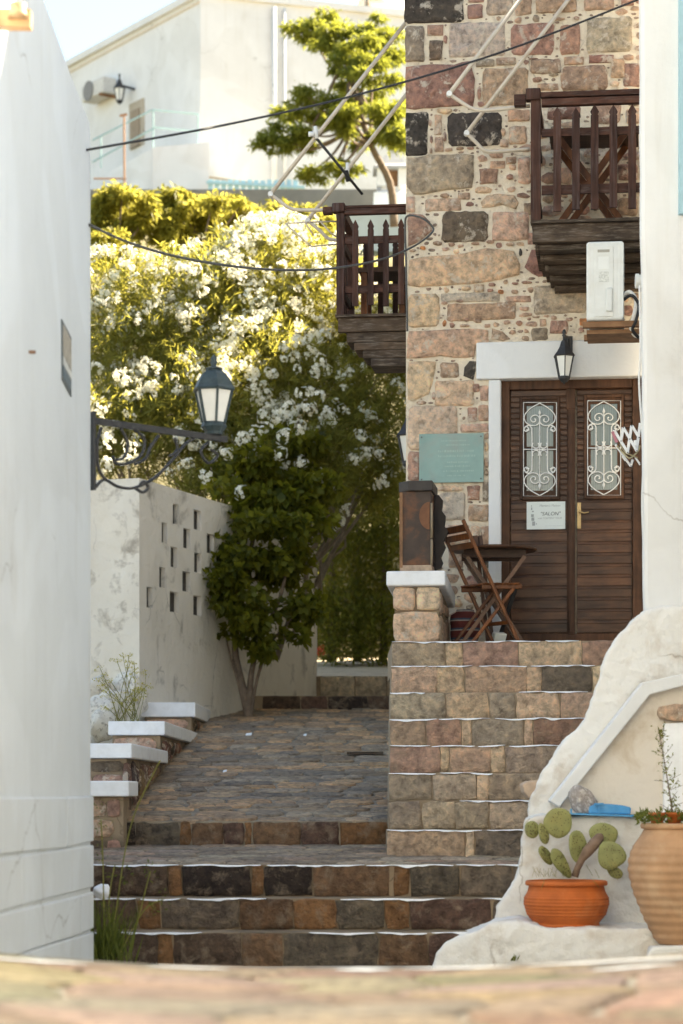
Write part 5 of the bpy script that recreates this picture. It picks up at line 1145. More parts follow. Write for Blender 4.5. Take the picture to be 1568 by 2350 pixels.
m = MB(); p = [V(x, y, d) for x, y, d in ((1430, 680, 18.25), (1445, 670, 18.2), (1460, 690, 18.2), (1455, 725, 18.2), (1448, 750, 18.25), (1456, 768, 18.3), (1468, 772, 18.3))]; m.tube(catmull(p, 6), .016, 8); m.build('hose', WIRON, ac, smooth=True)
m = MB(); p = [V(x, y, d) for x, y, d in ((1432, 688, 18.2), (1450, 678, 18.15), (1466, 700, 18.15), (1460, 735, 18.15), (1452, 757, 18.2), (1466, 775, 18.25))]; m.tube(catmull(p, 6), .012, 8); m.build('hose', CABLE, ac, smooth=True)
m = MB(); c_ = V(1462, 645, 17.0); m.tube([c_, c_ + Vector((.06, 0, 0))], .045, 16); m.tube([c_ - Vector((.01, 0, 0)), c_ + Vector((.01, 0, 0))], .052, 16); o = m.build('junction_box', ACW); tag(o, 'round white electrical junction box at the edge of the right white house', 'junction box')
m = MB(); p = [V(1468, 655, 16.9), V(1470, 800, 16.9), V(1467, 880, 16.9), V(1474, 990, 16.9), V(1476, 1080, 16.9), V(1474, 1160, 16.9), V(1479, 1300, 16.9), V(1482, 1395, 16.8)]; m.tube(catmull(p, 6), .008, 6); tag(m.build('white_cable', WIRON, smooth=True), 'thin white cable running down the edge of the right white house', 'cable')

# concertina drying rack by the door
rk = thing('drying_rack', V(1440, 1020, 17.2), 'white wooden concertina drying rack fixed to the right wall in front of the door', 'rack')
def RZ_(x, y, d=17.2): return V((1500 + x / 11.2) * K, (1020 + y / 11.2) * K, d)
def lath(a, b, d, w=.020):
    m = MB(); p, q = RZ_(*a, d), RZ_(*b, d); m.bar(p, q, .008, w, (0, 1, 0)) if False else m.bar(p, q, w, .008, (0, 1, 0)); m.build('lath', PAINT, rk, bevel=.003)
lath((385, 600), (790, 1260), 17.2); lath((650, 540), (590, 930), 17.22); lath((590, 930), (560, 860), 17.215); lath((650, 540), (1040, 1210), 17.21); lath((890, 490), (770, 1260), 17.225); lath((890, 490), (1100, 830), 17.2); lath((1130, 420), (1020, 1210), 17.23); lath((980, 900), (1000, 1050), 17.18)
lath((430, 1020), (870, 1640), 17.35, .016); lath((920, 1440), (860, 1640), 17.36, .018); lath((990, 1380), (1130, 1590), 17.36, .014); lath((620, 1350), (720, 1480), 17.33, .012)
for (x, y) in ((395, 605), (650, 550), (895, 500), (590, 925), (840, 870), (1095, 825), (775, 1245), (1035, 1195), (868, 1625), (1130, 1565)):
    m = MB(); p = RZ_(x, y, 17.19); m.tube([p, p - Vector((0, .006, 0))], .0045, 6); m.build('rivet', IRON, rk)
m = MB(); m.bar(RZ_(350, 660, 17.2), RZ_(470, 960, 17.22), .02, .014, (0, 1, 0)); m.build('pink_peg', simple('pink_plastic', (.55, .22, .27), .5), rk)
m = MB(); m.tube(catmull([RZ_(*p, 17.28) for p in ((470, 1050), (640, 1250), (820, 1400), (980, 1300), (1080, 1180), (1120, 1050))], 5), .006, 5); m.tube(catmull([RZ_(*p, 17.3) for p in ((560, 1000), (700, 1230), (900, 1330), (1050, 1400))], 5), .005, 5); m.build('cord', simple('old_cord', (.42, .36, .22), .9, var=.3), rk)

# clothes line arms: bent tubes on brackets
def arms(name, label, rods, brackets, extra=()):
    t = thing(name, rods[0][1], label, 'clothes line')
    for a, b in rods: m = MB(); m.tube([a, b], .017, 10); m.build('pole', CREAMROD, t, smooth=True)
    for pth in brackets: m = MB(); m.tube(catmull(pth, 5), .015, 10); m.build('bracket_arm', CREAMROD, t, smooth=True)
    for e in rods: m = MB(); m.tube([e[1] - Vector((0, .025, 0)), e[1] + Vector((0, .025, 0))], .022, 10); m.build('hinge', WIRON, t)
    for a, b, r, mt in extra: m = MB(); m.tube([a, b], r, 8); m.build('cross_bar', mt, t, smooth=True)
    return t
d1, d2 = 18.95, 19.5
arms('clothes_arm', 'pair of cream tube arms folded up against the stone wall left of the upper balcony',
     [(V(1262, -92, 19.6), V(1031, 216, d1)), (V(1380, -100, 19.62), V(1071, 306, d2))],
     [[V(1031, 216, d1), V(1058, 234, d1), V(1086, 250, d1), V(1120, 253, d1), V(1216, 243, d1)], [V(1071, 306, d2), V(1092, 326, d2), V(1112, 345, d2), V(1140, 348, d2), V(1216, 342, d2)]])
d1, d2 = 20.2, 20.75
arms('clothes_arm', 'pair of cream tube arms with a crossbar leaning out over the left balcony',
     [(V(960, 16, d1 + .1), V(621, 446, d1)), (V(960, 182, d2), V(706, 506, d2))],
     [[V(621, 446, d1), V(645, 464, d1), V(668, 479, d1), V(700, 482, d1), V(772, 482, d1)], [V(706, 506, d2), V(735, 530, d2), V(755, 548, d2), V(785, 552, d2)]],
     [(V(714, 302, d1 - .02), V(832, 446, d2 - .3), .012, IRON), (V(708, 308, d1 - .03), V(722, 308, d1 - .03), .022, WIRON), (V(724, 290, d1 - .03), V(727, 318, d1 - .03), .016, WIRON), (V(798, 374, d2 - .35), V(798, 400, d2 - .35), .016, WIRON), (V(794, 392, d2 - .36), V(800, 416, d2 - .36), .02, CABLE)])
ln = thing('wire_rack', V(720, 530, 20.6), 'thin wire clothes rack hanging over the oleander beside the left balcony', 'rack')
for pth in ([(655, 513), (700, 510), (775, 508)], [(655, 513), (690, 545), (715, 566), (775, 560)], [(700, 510), (720, 540)], [(735, 508), (760, 535), (775, 545)]):
    m = MB(); m.tube([V(x, y, 20.4) for x, y in pth], .007, 6); m.build('wire', CREAMROD, ln, smooth=True)

# cables across the lane
def cable(name, label, pts, r, mat):
    m = MB(); m.tube(catmull(pts, 10), r, 8); return tag(m.build(name, mat, smooth=True), label, 'cable')
cable('overhead_cable', 'taut black cable crossing the lane from the left wall to the top right', [V(200, 344, 13.0), V(520, 286, 14.0), V(830, 215, 15.0), V(1150, 120, 15.7), V(1470, -3, 15.7)], .0068, CABLE)
m_ = cable('sagging_cable', 'grey cable sagging across the lane in front of the oleander to the stone house', [V(205, 516, 13.1), V(300, 558, 14.2), V(420, 592, 15.3), V(560, 614, 16.5), V(680, 620, 17.4), V(780, 614, 18.2), V(880, 594, 19.0), V(950, 565, 19.5), V(993, 532, 19.62), V(985, 512, 19.62), V(962, 498, 19.63), V(935, 496, 19.66), V(930, 520, 19.7), V(932, 600, 19.72), V(935, 760, 19.72)], .0085, GCABLE)

# ================================================================== BRACKET STREET LAMP
sl_ = thing('bracket_lamp', V(215, 1040, 13.25), 'black street lantern on a scrolled iron bracket reaching out from the left white wall', 'street lamp')
BA = V(214, 968, 13.22); BB = V(520, 1006, 13.92); bz = (BA.z + BB.z) / 2; BA.z = BB.z = bz; bd = (BB - BA).normalized()
m = MB(); m.bar(BA, BB, .022, .035); m.build('arm', IRON, sl_)
m = MB(); m.bar(BA + WZ * .05, BA - WZ * .38, .03, .018, bd); m.build('wall_bar', IRON, sl_)
Lb = (BB - BA).length
def BQ(a, z): return BA + bd * (a * Lb) - WZ * z
for cv in ([(.02, .36), (.08, .315), (.18, .345), (.30, .34), (.45, .27), (.58, .16), (.68, .06), (.75, .02)], [(.30, .34), (.36, .36), (.40, .33), (.37, .30), (.34, .32)], [(.06, .03), (.03, .12), (.04, .26), (.10, .32)], [(.30, .02), (.37, .06), (.36, .14), (.28, .20), (.17, .22), (.14, .18)], [(.48, .03), (.42, .10), (.38, .17), (.30, .21)], [(.20, .02), (.25, .10), (.22, .18), (.16, .20)], [(.60, .03), (.62, .10), (.56, .14)], [(.86, .03), (.80, .09), (.86, .15), (.93, .10), (.88, .07)]):
    m = MB(); m.tube([BQ(*p[:2]) for p in catmull([(a, z, 0) for a, z in cv], 6)], .009, 6); m.build('scroll', IRON, sl_, smooth=True)
lc = BQ(.92, -.02); lcx = V(491, 1000, 13.87); lc = Vector((lcx.x, lcx.y, bz + .02)); P6 = math.pi / 6 + .25
zE = CZ + (HY - 893) / F * 13.87; hE = zE - lc.z
m = MB(); m.lathe(lc, [(.05, 0), (.052, .015), (.075, .045), (.066, .07)], 8, phase=P6); m.build('base', VERD, sl_)
m = MB(); m.lathe(lc, [(.064, .072), (.108, hE - .006)], 6, phase=P6); m.build('glass', GLASS, sl_)
m = MB()
for i in range(6):
    a = P6 + i * math.pi / 3; d_ = Vector((math.cos(a), math.sin(a), 0)); m.bar(lc + WZ * .065 + d_ * .066, lc + WZ * (hE - .004) + d_ * .112, .013, .012, d_)
m.build('frame_bars', VERD, sl_)
m = MB(); m.lathe(lc, [(.122, hE - .012), (.128, hE), (.118, hE + .012), (.10, hE + .05), (.075, hE + .085), (.05, hE + .105), (.048, hE + .112)], 6, phase=P6); m.build('roof', VERD, sl_)
m = MB(); m.lathe(lc + WZ * (hE + .112), [(.052, 0), (.05, .008), (.016, .014), (.014, .025), (.022, .04), (.014, .055), (.018, .065), (.008, .08), (.001, .088)], 12); m.build('finial', VERD, sl_, smooth=True)
# a second lantern on the flank of the stone house, half hidden by the corner
l2 = thing('wall_lantern', FAC.at(0, 4.4, -1.2), 'pale glazed lantern half hidden behind the corner of the stone house', 'lantern')
lantern(l2, V(940, 1000, 22.5), 1.45, (IRON, GLASS)); m = MB(); m.bar(V(930, 965, 22.5), V(965, 965, 22.5), .02, .02); m.build('bracket', IRON, l2)
# ================================================================== POTS
def ribbed(prof, ribs, z0, z1, amp):
    out = []
    n = 90
    zs = np.linspace(prof[0][1], prof[-1][1], n); P = np.array(prof); order = np.argsort(P[:, 1])
    for z in zs:
        r = float(np.interp(z, P[order, 1], P[order, 0]))
        if z0 < z < z1: r += amp * (.5 + .5 * math.sin(2 * math.pi * ribs * (z - z0) / (z1 - z0)))
        out.append((r, z))
    return out
pc = V(1300, 2126, 14.70); ps = 14.78 / F
pot = thing('cactus_pot', pc, 'low orange terracotta bowl with a ribbed belly standing on the white ledge', 'flower pot')
pr = [(73 * ps, 0), (76 * ps, 4 * ps), (74 * ps, 8 * ps), (90 * ps, 28 * ps), (97 * ps, 52 * ps), (96 * ps, 66 * ps), (88 * ps, 82 * ps), (86 * ps, 92 * ps), (86 * ps, 94 * ps)]
m = MB(); m.lathe(pc, ribbed(pr, 7, 18 * ps, 72 * ps, .003), 48); m.build('bowl', TERRA, pot, smooth=True)
m = MB(); m.lathe(pc, [(86 * ps, 93 * ps), (92 * ps, 94 * ps), (94 * ps, 97 * ps), (93 * ps, 103 * ps), (90 * ps, 105 * ps), (86 * ps, 104 * ps), (84 * ps, 98 * ps)], 48); m.build('rim', TERRA, pot, smooth=True)
m = MB(); m.lathe(pc, [(84 * ps, 94 * ps), (60 * ps, 98 * ps), (20 * ps, 100 * ps), (2 * ps, 100 * ps)], 24); m.build('soil', EARTH, pot)
ca = thing('prickly_pear', V(1310, 2022, 14.78), 'prickly pear cactus with flat green pads growing in the orange bowl', 'cactus')
def CP(x, y, d): return V((1280 + x / 3.663) * K, (1960 + y / 3.663) * K, d)
def pad(cx, cy, L, W, ang, d, yaw=0.0, tilt=0.0, mat=CACT, thick=.013, n=22):
    """egg shaped pad; ang = growth direction in the picture plane"""
    c = CP(cx, cy, d); k = 14.78 / F * K / 3.663
    L *= k * 1.16; W *= k * 1.16; M = Matrix.Rotation(yaw, 3, 'Z') @ Matrix.Rotation(tilt, 3, 'X') @ Matrix.Rotation(ang, 3, 'Y')
    m = MB(); vs = []; rings = [(.0, thick), (.5, thick * .92), (.8, thick * .75), (.95, thick * .45), (1.0, 0)]
    def pt(i, f, o):
        a = 2 * math.pi * i / n; x = math.cos(a); z = math.sin(a); w = W / 2 * (1 + .16 * z) * (1 + .07 * math.sin(3 * a + cx)); return c + M @ Vector((x * w * f, o, z * L / 2 * f))
    m.add([c + M @ Vector((0, -thick, 0))] + [pt(i, f, -o) for f, o in rings[1:] for i in range(n)], [(0, 1 + i, 1 + (i + 1) % n) for i in range(n)] + [(1 + r * n + i, 1 + (r + 1) * n + i, 1 + (r + 1) * n + (i + 1) % n, 1 + r * n + (i + 1) % n) for r in range(3) for i in range(n)])
    m.add([c + M @ Vector((0, thick, 0))] + [pt(i, f, o) for f, o in rings[1:] for i in range(n)], [(0, 1 + (i + 1) % n, 1 + i) for i in range(n)] + [(1 + r * n + i, 1 + r * n + (i + 1) % n, 1 + (r + 1) * n + (i + 1) % n, 1 + (r + 1) * n + i) for r in range(3) for i in range(n)])
    o = m.build('pad', mat, ca, smooth=True)
    if mat is CACT:
        s = MB()
        for i in range(34):
            a = random.uniform(0, 6.28); f = math.sqrt(random.random()) * .85; p = c + M @ Vector((math.cos(a) * W / 2 * f, -thick * (1 - f * f * .5) - .001, math.sin(a) * L / 2 * f)); q = M @ Vector((0, -1, 0)); s.tube([p, p + q * .004], .0032, 4)
        tag(s.build('spines', SPINE, o), kind='stuff')
    return o
pad(425, 358, 240, 232, 0, 14.74, .15); pad(185, 418, 140, 128, -.3, 14.76, .3); pad(288, 452, 180, 90, 2.75, 14.72, .6)
pad(606, 580, 275, 165, -.18, 14.78, .4); pad(905, 660, 225, 225, .5, 14.70, -.2); pad(840, 470, 200, 230, .3, 14.90, -.1)
pad(452, 728, 290, 115, -.66, 14.76, .5); pad(310, 655, 190, 90, -.72, 14.78, .6); pad(938, 800, 150, 90, 2.2, 14.76, -.3)
m = MB(); m.tube([CP(575, 850, 14.78), CP(600, 770, 14.78), CP(640, 690, 14.77), CP(690, 620, 14.76), CP(760, 540, 14.76), CP(810, 480, 14.76), CP(830, 465, 14.76)], [.022, .021, .022, .034, .036, .028, .012], 12); m.build('woody_stem', CACTW, ca, smooth=True)
tw = MB()
for i in range(26):
    a = CP(random.uniform(180, 520), random.uniform(835, 860), 14.75 + random.uniform(-.1, .1)); tw.tube([a, a + Vector((random.uniform(-.03, .03), random.uniform(-.02, .02), random.uniform(.02, .07)))], .0012, 3)
for (x, y, dx, dy) in ((300, 870, -30, 90), (740, 880, 60, 70), (880, 700, 90, 180), (760, 780, 40, 80), (680, 740, 60, 100)):
    tw.tube([CP(x, y, 14.5), CP(x + dx, y + dy, 14.5)], .0016, 3)
tw.build('dry_twigs', GRASSM, ca)
# tall jar at the right edge
ac_ = V(1570, 2166, 14.28); k = 14.28 / F
jar = thing('tall_jar', ac_, 'large pale terracotta jar with ribbed belly at the right edge below the buttress', 'jar')
pr = [(58 * k, 0), (66 * k, 10 * k), (92 * k, 60 * k), (116 * k, 120 * k), (127 * k, 165 * k), (126 * k, 195 * k), (116 * k, 225 * k), (100 * k, 248 * k), (92 * k, 262 * k), (91 * k, 266 * k)]
m = MB(); m.lathe(ac_, ribbed(pr, 11, 10 * k, 225 * k, .006), 56); m.build('body', TERRAP, jar, smooth=True)
m = MB(); m.lathe(ac_, [(91 * k, 263 * k), (98 * k, 265 * k), (100 * k, 272 * k), (97 * k, 277 * k), (90 * k, 277 * k), (86 * k, 270 * k)], 48); m.build('rim', TERRAP, jar, smooth=True)
m = MB(); m.lathe(ac_, [(88 * k, 268 * k), (40 * k, 272 * k), (2 * k, 272 * k)], 20); m.build('soil', EARTH, jar)
m = MB(); m.hexa([V(1474, 2212, 14.0), V(1640, 2212, 14.0), V(1640, 2230, 14.55), V(1474, 2230, 14.55), V(1496, 2172, 14.0), V(1640, 2166, 14.0), V(1640, 2166, 14.55), V(1485, 2168, 14.55)]); m.build('jar_step', LIME, but, bevel=.02)
jp = thing('jar_plant', V(1550, 1885, 14.28), 'spindly dark sapling rising from small green succulents in the tall jar', 'plant')
m = MB(); stem = [V(x, y, 14.25) for x, y in ((1545, 1880), (1540, 1840), (1532, 1790), (1524, 1740), (1516, 1700), (1511, 1670))]; m.tube(stem, [.006, .005, .004, .003, .003, .002], 6)
C = []; D = []
for i in range(70):
    t = random.random(); j = min(4, int(t * 5)); p = stem[j].lerp(stem[j + 1], t * 5 - j); e = p + Vector((random.uniform(-.1, .1) * (1 - t * .6), random.uniform(-.05, .05), random.uniform(0, .07)))
    if i < 24: m.tube([p, e], .0015, 3)
    for q in range(4):
        w_ = random.random(); C.append(p.lerp(e, w_)); D.append((random.gauss(0, 1), random.gauss(0, 1), random.gauss(.4, 1)))
m.build('stem', BARK, jp); leaves('leaves', np.array(C), np.array(D), NR.uniform(.015, .032, len(C)), NR.uniform(.006, .012, len(C)), HEDGE, jp)
cp_ = np.array([tuple(V(random.uniform(1462, 1640), random.uniform(1862, 1888) + random.uniform(0, 8), 14.28 + random.uniform(-.2, .2))) for i in range(520)])
leaves('succulent_leaves', cp_, NR.normal(size=(520, 3)) + np.array([[0, 0, .6]]), NR.uniform(.025, .05, 520), NR.uniform(.010, .02, 520), WEED, jp)
for (x, lb) in ((1508, 'left of two small orange plastic pots set in the mouth of the tall jar'), (1548, 'right of two small orange plastic pots set in the mouth of the tall jar')):
    m = MB(); c_ = V(x, 1892, 14.2); m.lathe(c_, [(.035, 0), (.045, .055), (.05, .057), (.05, .07)], 20); tag(m.build('small_pot', TERRA, smooth=True), lb, 'flower pot', 'small pots in the jar')
# blue hatch on the plinth
bh = thing('blue_hatch', V(1390, 1870, 15.1), 'bright blue metal hatch lid on top of the white plinth', 'hatch')
m = MB(); m.hexa([V(1296, 1869, 14.96), V(1476, 1876, 14.96), V(1476, 1876, 15.24), V(1296, 1869, 15.24), V(1296, 1865, 14.96), V(1476, 1871, 14.96), V(1476, 1871, 15.24), V(1296, 1865, 15.24)]); m.build('hatch_frame', BLUE, bh)
m = MB(); m.prism([V(x, y, 15.0) for x, y in ((1352, 1867), (1448, 1869), (1449, 1853), (1430, 1848), (1400, 1845), (1366, 1846), (1354, 1851))], (0, .22, 0)); m.build('lid', BLUE, bh, bevel=.008)
m = MB(); m.bar(V(1364, 1846, 15.0), V(1385, 1845, 15.0), .03, .014); m.bar(V(1376, 1868, 14.99), V(1376, 1850, 14.99), .012, .012); m.bar(V(1311, 1866, 14.97), V(1311, 1856, 14.97), .012, .012); m.build('latch', BLUE, bh)

# ================================================================== SMALL GROUND THINGS
m = MB(); a = V(796, 1744, 21.9); b = V(880, 1741, 21.9); a.z = b.z = rz(21.9) + .03; m.bar(a, b, .13, .022); tag(m.build('loose_plank', OLDWOOD), 'short dark plank lying across the cobbled ramp', 'plank')
for (x, y, lb, s_) in ((571, 1690, 'scrap of white paper on the cobbles near the tree foot', .03), (700, 1692, 'tiny white scrap in the middle of the far cobbles', .015), (516, 1776, 'tiny white scrap on the cobbles near the parapet', .015)):
    d = 17.2
    for _ in range(20): d = 17.2 + (CZ + (HY - y) / F * d - RZ0) / SL if False else (CZ - RZ0 + 17.2 * SL) / (SL - (HY - y) / F)
    p = V(x, y, d); m = MB(); m.box(p + WZ * .02, (Vector((s_, 0, .004)), Vector((0, s_ * .8, .01)), Vector((.003, 0, .006)))); tag(m.build('paper_scrap', PAINT, bevel=.003), lb, 'litter')
m = MB(); c_ = V(236, 2046, 14.6)
o = bpy.data.objects.new('white_rag', RC.copy()); o.data.materials.clear(); o.data.materials.append(PAINT); COL.objects.link(o); o.location = c_; o.scale = (.055, .05, .045); tag(o, 'crumpled white lump in the weeds at the foot of the left wall', 'litter')
def grass(name, label, cat, base, n, hgt, spread, mat, thing_=True, lean=.25):
    C, D, L = [], [], []
    for i in range(n):
        C.append((base.x + random.gauss(0, spread), base.y + random.gauss(0, spread * .8), base.z)); D.append((random.gauss(0, lean), random.gauss(0, lean), 1)); L.append(hgt * random.uniform(.4, 1.1))
    o = leaves(name, np.array(C), np.array(D), np.array(L), np.full(n, .011), mat, None, fold=.1, broad=.35); tag(o, label, cat); return o
grass('weed', 'tall dark green grassy weeds along the foot of the left wall', 'weed', V(232, 2220, 13.9), 240, .42, .075, WEED)
wd = thing('tall_weed', V(262, 2200, 13.9), 'tall thin weed stalk leaning over the dark lower steps by the left wall', 'weed')
for pth in ([(250, 2200), (268, 2080), (288, 1950), (312, 1860), (350, 1780), (368, 1745)], [(240, 2200), (238, 2050), (236, 1960), (232, 1880)], [(262, 2200), (250, 2080), (262, 1990)], [(300, 2180), (330, 2060), (345, 2000)], [(270, 2200), (330, 2090), (375, 2065)]):
    m = MB(); m.tube(catmull([V(x, y, 13.9) for x, y in pth], 5), .0042, 5); m.build('stalk', GRASSM, wd)
C = [tuple(V(x + random.gauss(0, 9), y + random.gauss(0, 12), 13.9 + random.gauss(0, .03))) for x, y in ((236, 1890), (232, 1960), (262, 2000), (345, 1995), (300, 2010), (372, 2062), (240, 2080), (255, 2120), (225, 1850), (352, 2080)) for _ in range(14)]
leaves('leaves', np.array(C), NR.normal(size=(len(C), 3)), NR.uniform(.015, .04, len(C)), NR.uniform(.006, .012, len(C)), WEED, wd)
um = thing('yellow_weed', V(290, 1650, 20.4), 'wispy weed with yellow flower heads behind the white parapet caps', 'weed')
heads = []
for i in range(26):
    a = V(random.uniform(262, 325), 1662, 20.6); b = V(random.uniform(228, 338), random.uniform(1500, 1625), 20.6 + random.uniform(-.2, .2)); c_ = a.lerp(b, .55) + Vector((random.uniform(-.02, .02), 0, .02)); m = MB(); m.tube(catmull([a, c_, b], 4), .0028, 4); m.build('stalk', GRASSM, um); heads.append(b)
    heads += [b + Vector((random.uniform(-.05, .05), random.uniform(-.03, .03), random.uniform(-.1, .02))) for _ in range(2)]
H = np.array([tuple(h + Vector((random.gauss(0, .014), random.gauss(0, .014), random.gauss(0, .008)))) for h in heads for _ in range(16)])
leaves('flower_heads', H, NR.normal(size=(len(H), 3)) + np.array([[0, 0, .5]]), NR.uniform(.008, .018, len(H)), NR.uniform(.006, .012, len(H)), UMBEL, um)
grass('sprout', 'tiny green sprout at the foot of the white ledge', 'weed', V(1180, 2206, 14.38), 14, .05, .014, WEED, lean=.5)
grass('dry_tuft', 'dry brown tuft of weed on the second stone step', 'weed', V(1128, 2140, 14.95) + Vector((0, 0, .0)), 60, .05, .045, GRASSM, lean=1.0)

# ================================================================== TREES AND SHRUBS
def limb_path(a, b, bow=.1, n=5):
    a, b = Vector(a), Vector(b); out = []
    for i in range(n + 1):
        t = i / n; out.append(a.lerp(b, t) + Vector((random.gauss(0, bow * .3), random.gauss(0, bow * .3), 0)) * math.sin(math.pi * t))
    return out
# oleander
ol = thing('oleander', V(500, 1300, 28.2), 'huge white flowering oleander rising behind the pierced wall', 'shrub')
def E(x, y, d, rx, ry, rz_): c = V(x, y, d); return (c.x, c.y, c.z, rx, ry, rz_)
ell = [E(300, 850, 28.6, .95, .9, .95), E(420, 760, 29.0, 1.1, 1.0, 1.1), E(560, 720, 29.4, 1.1, 1.0, 1.1), E(660, 690, 29.6, 1.1, 1.0, 1.0), E(760, 740, 29.8, 1.0, 1.0, .95), E(860, 860, 30.0, .8, .9, .9), E(270, 700, 29.2, .9, .9, .7), E(600, 900, 28.6, 1.1, .9, .95), E(720, 940, 28.8, .9, .8, .85), E(470, 930, 28.2, 1.0, .8, .75), E(330, 1000, 27.9, 1.0, .7, .6), E(560, 1030, 27.9, .85, .7, .6), E(700, 1060, 28.2, .8, .7, .6), E(840, 1000, 29.2, .7, .7, .8), E(640, 590, 30.0, .75, .8, .55), E(540, 650, 30.0, .9, .9, .6), E(850, 1120, 29.6, .55, .6, .5), E(470, 1110, 27.2, .45, .4, .28), E(900, 760, 30.6, .8, .8, .8), E(230, 960, 27.8, .7, .6, .6)]
P, Dn, Rn = in_ellipsoids(ell, 9500, .12)
ok = (P[:, 1] > 26.2) & ~((P[:, 0] > 1.0) & (P[:, 1] < 28.9)); P, Dn = P[ok], Dn[ok]
C, D, L, W = tufts(P, unit(Dn + np.array([[0, -.15, .5]])), 10, (.07, .18), (.011, .023), .95, .25)
tag(leaves('leaves', C, D, L, W, OLEA, ol, fold=.2, broad=.45, droop=.12), kind='stuff')
m = MB()
for i in range(46):
    e = ell[i % len(ell)]; a = Vector((min(-.75, e[0] * .6 - .5 + random.gauss(0, .4)), 28.8 + random.gauss(0, .3), 2.6)); b = Vector((e[0] + random.gauss(0, e[3] * .4), e[1] + random.gauss(0, .3), e[2] + random.uniform(-.2, .7) * e[5])); m.tube(limb_path(a, b, .5), [.035, .03, .024, .018, .012, .006], 6)
m.build('stems', BARKP, ol, smooth=True)
def cluster_mesh(seed):
    rs = np.random.RandomState(seed); vs = []; fs = []
    for k in range(13):
        d = rs.normal(size=3); d[1] = -abs(d[1]) * .8; d /= np.linalg.norm(d); c = d * rs.uniform(.045, .085) * np.array([1, 1, .85]); nrm = Vector(d + rs.normal(size=3) * .35).normalized(); x = nrm.orthogonal().normalized(); y = nrm.cross(x); r = rs.uniform(.020, .028); ph = rs.uniform(0, 6)
        for p in range(5):
            a = ph + p * 2 * math.pi / 5; u_ = x * math.cos(a) + y * math.sin(a); w_ = x * -math.sin(a) + y * math.cos(a); b = len(vs); cv = Vector(c)
            vs += [cv, cv + u_ * r * .7 + w_ * r * .42 + nrm * r * .25, cv + u_ * r * 1.15 + nrm * r * .12, cv + u_ * r * .7 - w_ * r * .42 + nrm * r * .25]; fs += [(b, b + 1, b + 2), (b, b + 2, b + 3)]
    return [tuple(v) for v in vs], fs
CM = []
for i in range(5):
    vs, fs = cluster_mesh(100 + i); me = bpy.data.meshes.new('flower_cluster'); me.from_pydata(vs, [], fs); me.materials.append(PETAL); CM.append((me, np.array(vs, np.float32), np.array(fs, np.int32)))
# clusters sit on the street side and top of the bush
FP, FD, FR = in_ellipsoids(ell, 7500, .80)
keep = (FD[:, 1] < .25) & (FP[:, 1] > 26.2) & (FP[:, 2] > 3.5) & ~((FP[:, 0] > 1.0) & (FP[:, 1] < 28.9)); FP, FD = FP[keep], FD[keep]
py = HY - (FP[:, 2] - CZ) / FP[:, 1] * F; px = CX + FP[:, 0] / FP[:, 1] * F
nz = np.array([mnoise.noise(Vector((x * .012, y * .012, 2.0))) for x, y in zip(px, py)])
pr_ = np.clip(1.15 - (py - 520) / 640.0, .10, 1) * np.clip(.55 + nz * 1.5, .02, 1) * np.where((px > 730) & (py > 780), .35, 1) * np.where((px > 940) | (px < 190), .0, 1)
pick = NR.uniform(size=len(FP)) < pr_; FP, FD = FP[pick], FD[pick]
extra = [(585, 1000, 26.9), (610, 985, 26.9), (650, 1000, 26.8), (690, 980, 26.9), (710, 940, 27.1), (660, 940, 27.0), (700, 900, 27.3), (730, 910, 27.3), (560, 1010, 26.8), (520, 1040, 26.7), (475, 1090, 26.5), (430, 1155, 26.3), (555, 1130, 26.5), (645, 1040, 26.8), (690, 1060, 27.0), (730, 1090, 27.4), (780, 1200, 28.0), (795, 1170, 28.0), (840, 1050, 28.3), (870, 1040, 28.5), (880, 1110, 28.5), (820, 1040, 28.3), (255, 1010, 27.0), (245, 1070, 26.9), (285, 1060, 26.9), (240, 930, 27.2), (300, 1030, 26.9), (415, 1000, 26.8), (470, 965, 26.9), (585, 900, 27.4), (575, 880, 27.4)]
FP = np.concatenate([np.array([tuple(V(*e)) for e in extra]), FP]); order = np.argsort(FP[len(extra):, 1]); FP[len(extra):] = FP[len(extra):][order]
vsA, fsA, base = [], [], 0
for i, p in enumerate(FP):
    me, va, fa = CM[i % 5]; rot = Matrix.Rotation(random.uniform(-.8, .8), 3, 'Z') @ Matrix.Rotation(random.uniform(-.6, .4), 3, 'X') @ Matrix.Rotation(random.uniform(0, 6.28), 3, 'Y'); s_ = random.uniform(.55, 1.15) if i >= len(extra) else random.uniform(1.0, 1.45)
    if i < 290:
        o = bpy.data.objects.new('flower_cluster', me); COL.objects.link(o); o.parent = ol; o.matrix_parent_inverse = Matrix.Translation(-ol.location); o.matrix_basis = Matrix.Translation(Vector(p)) @ rot.to_4x4() @ Matrix.Scale(s_, 4)
    else:
        vsA.append(va @ np.array(rot).T * s_ + p); fsA.append(fa + base); base += len(va)
if vsA: tag(mesh_np('distant_flowers', np.concatenate(vsA), np.concatenate(fsA), PETAL, ol, 3), kind='stuff')
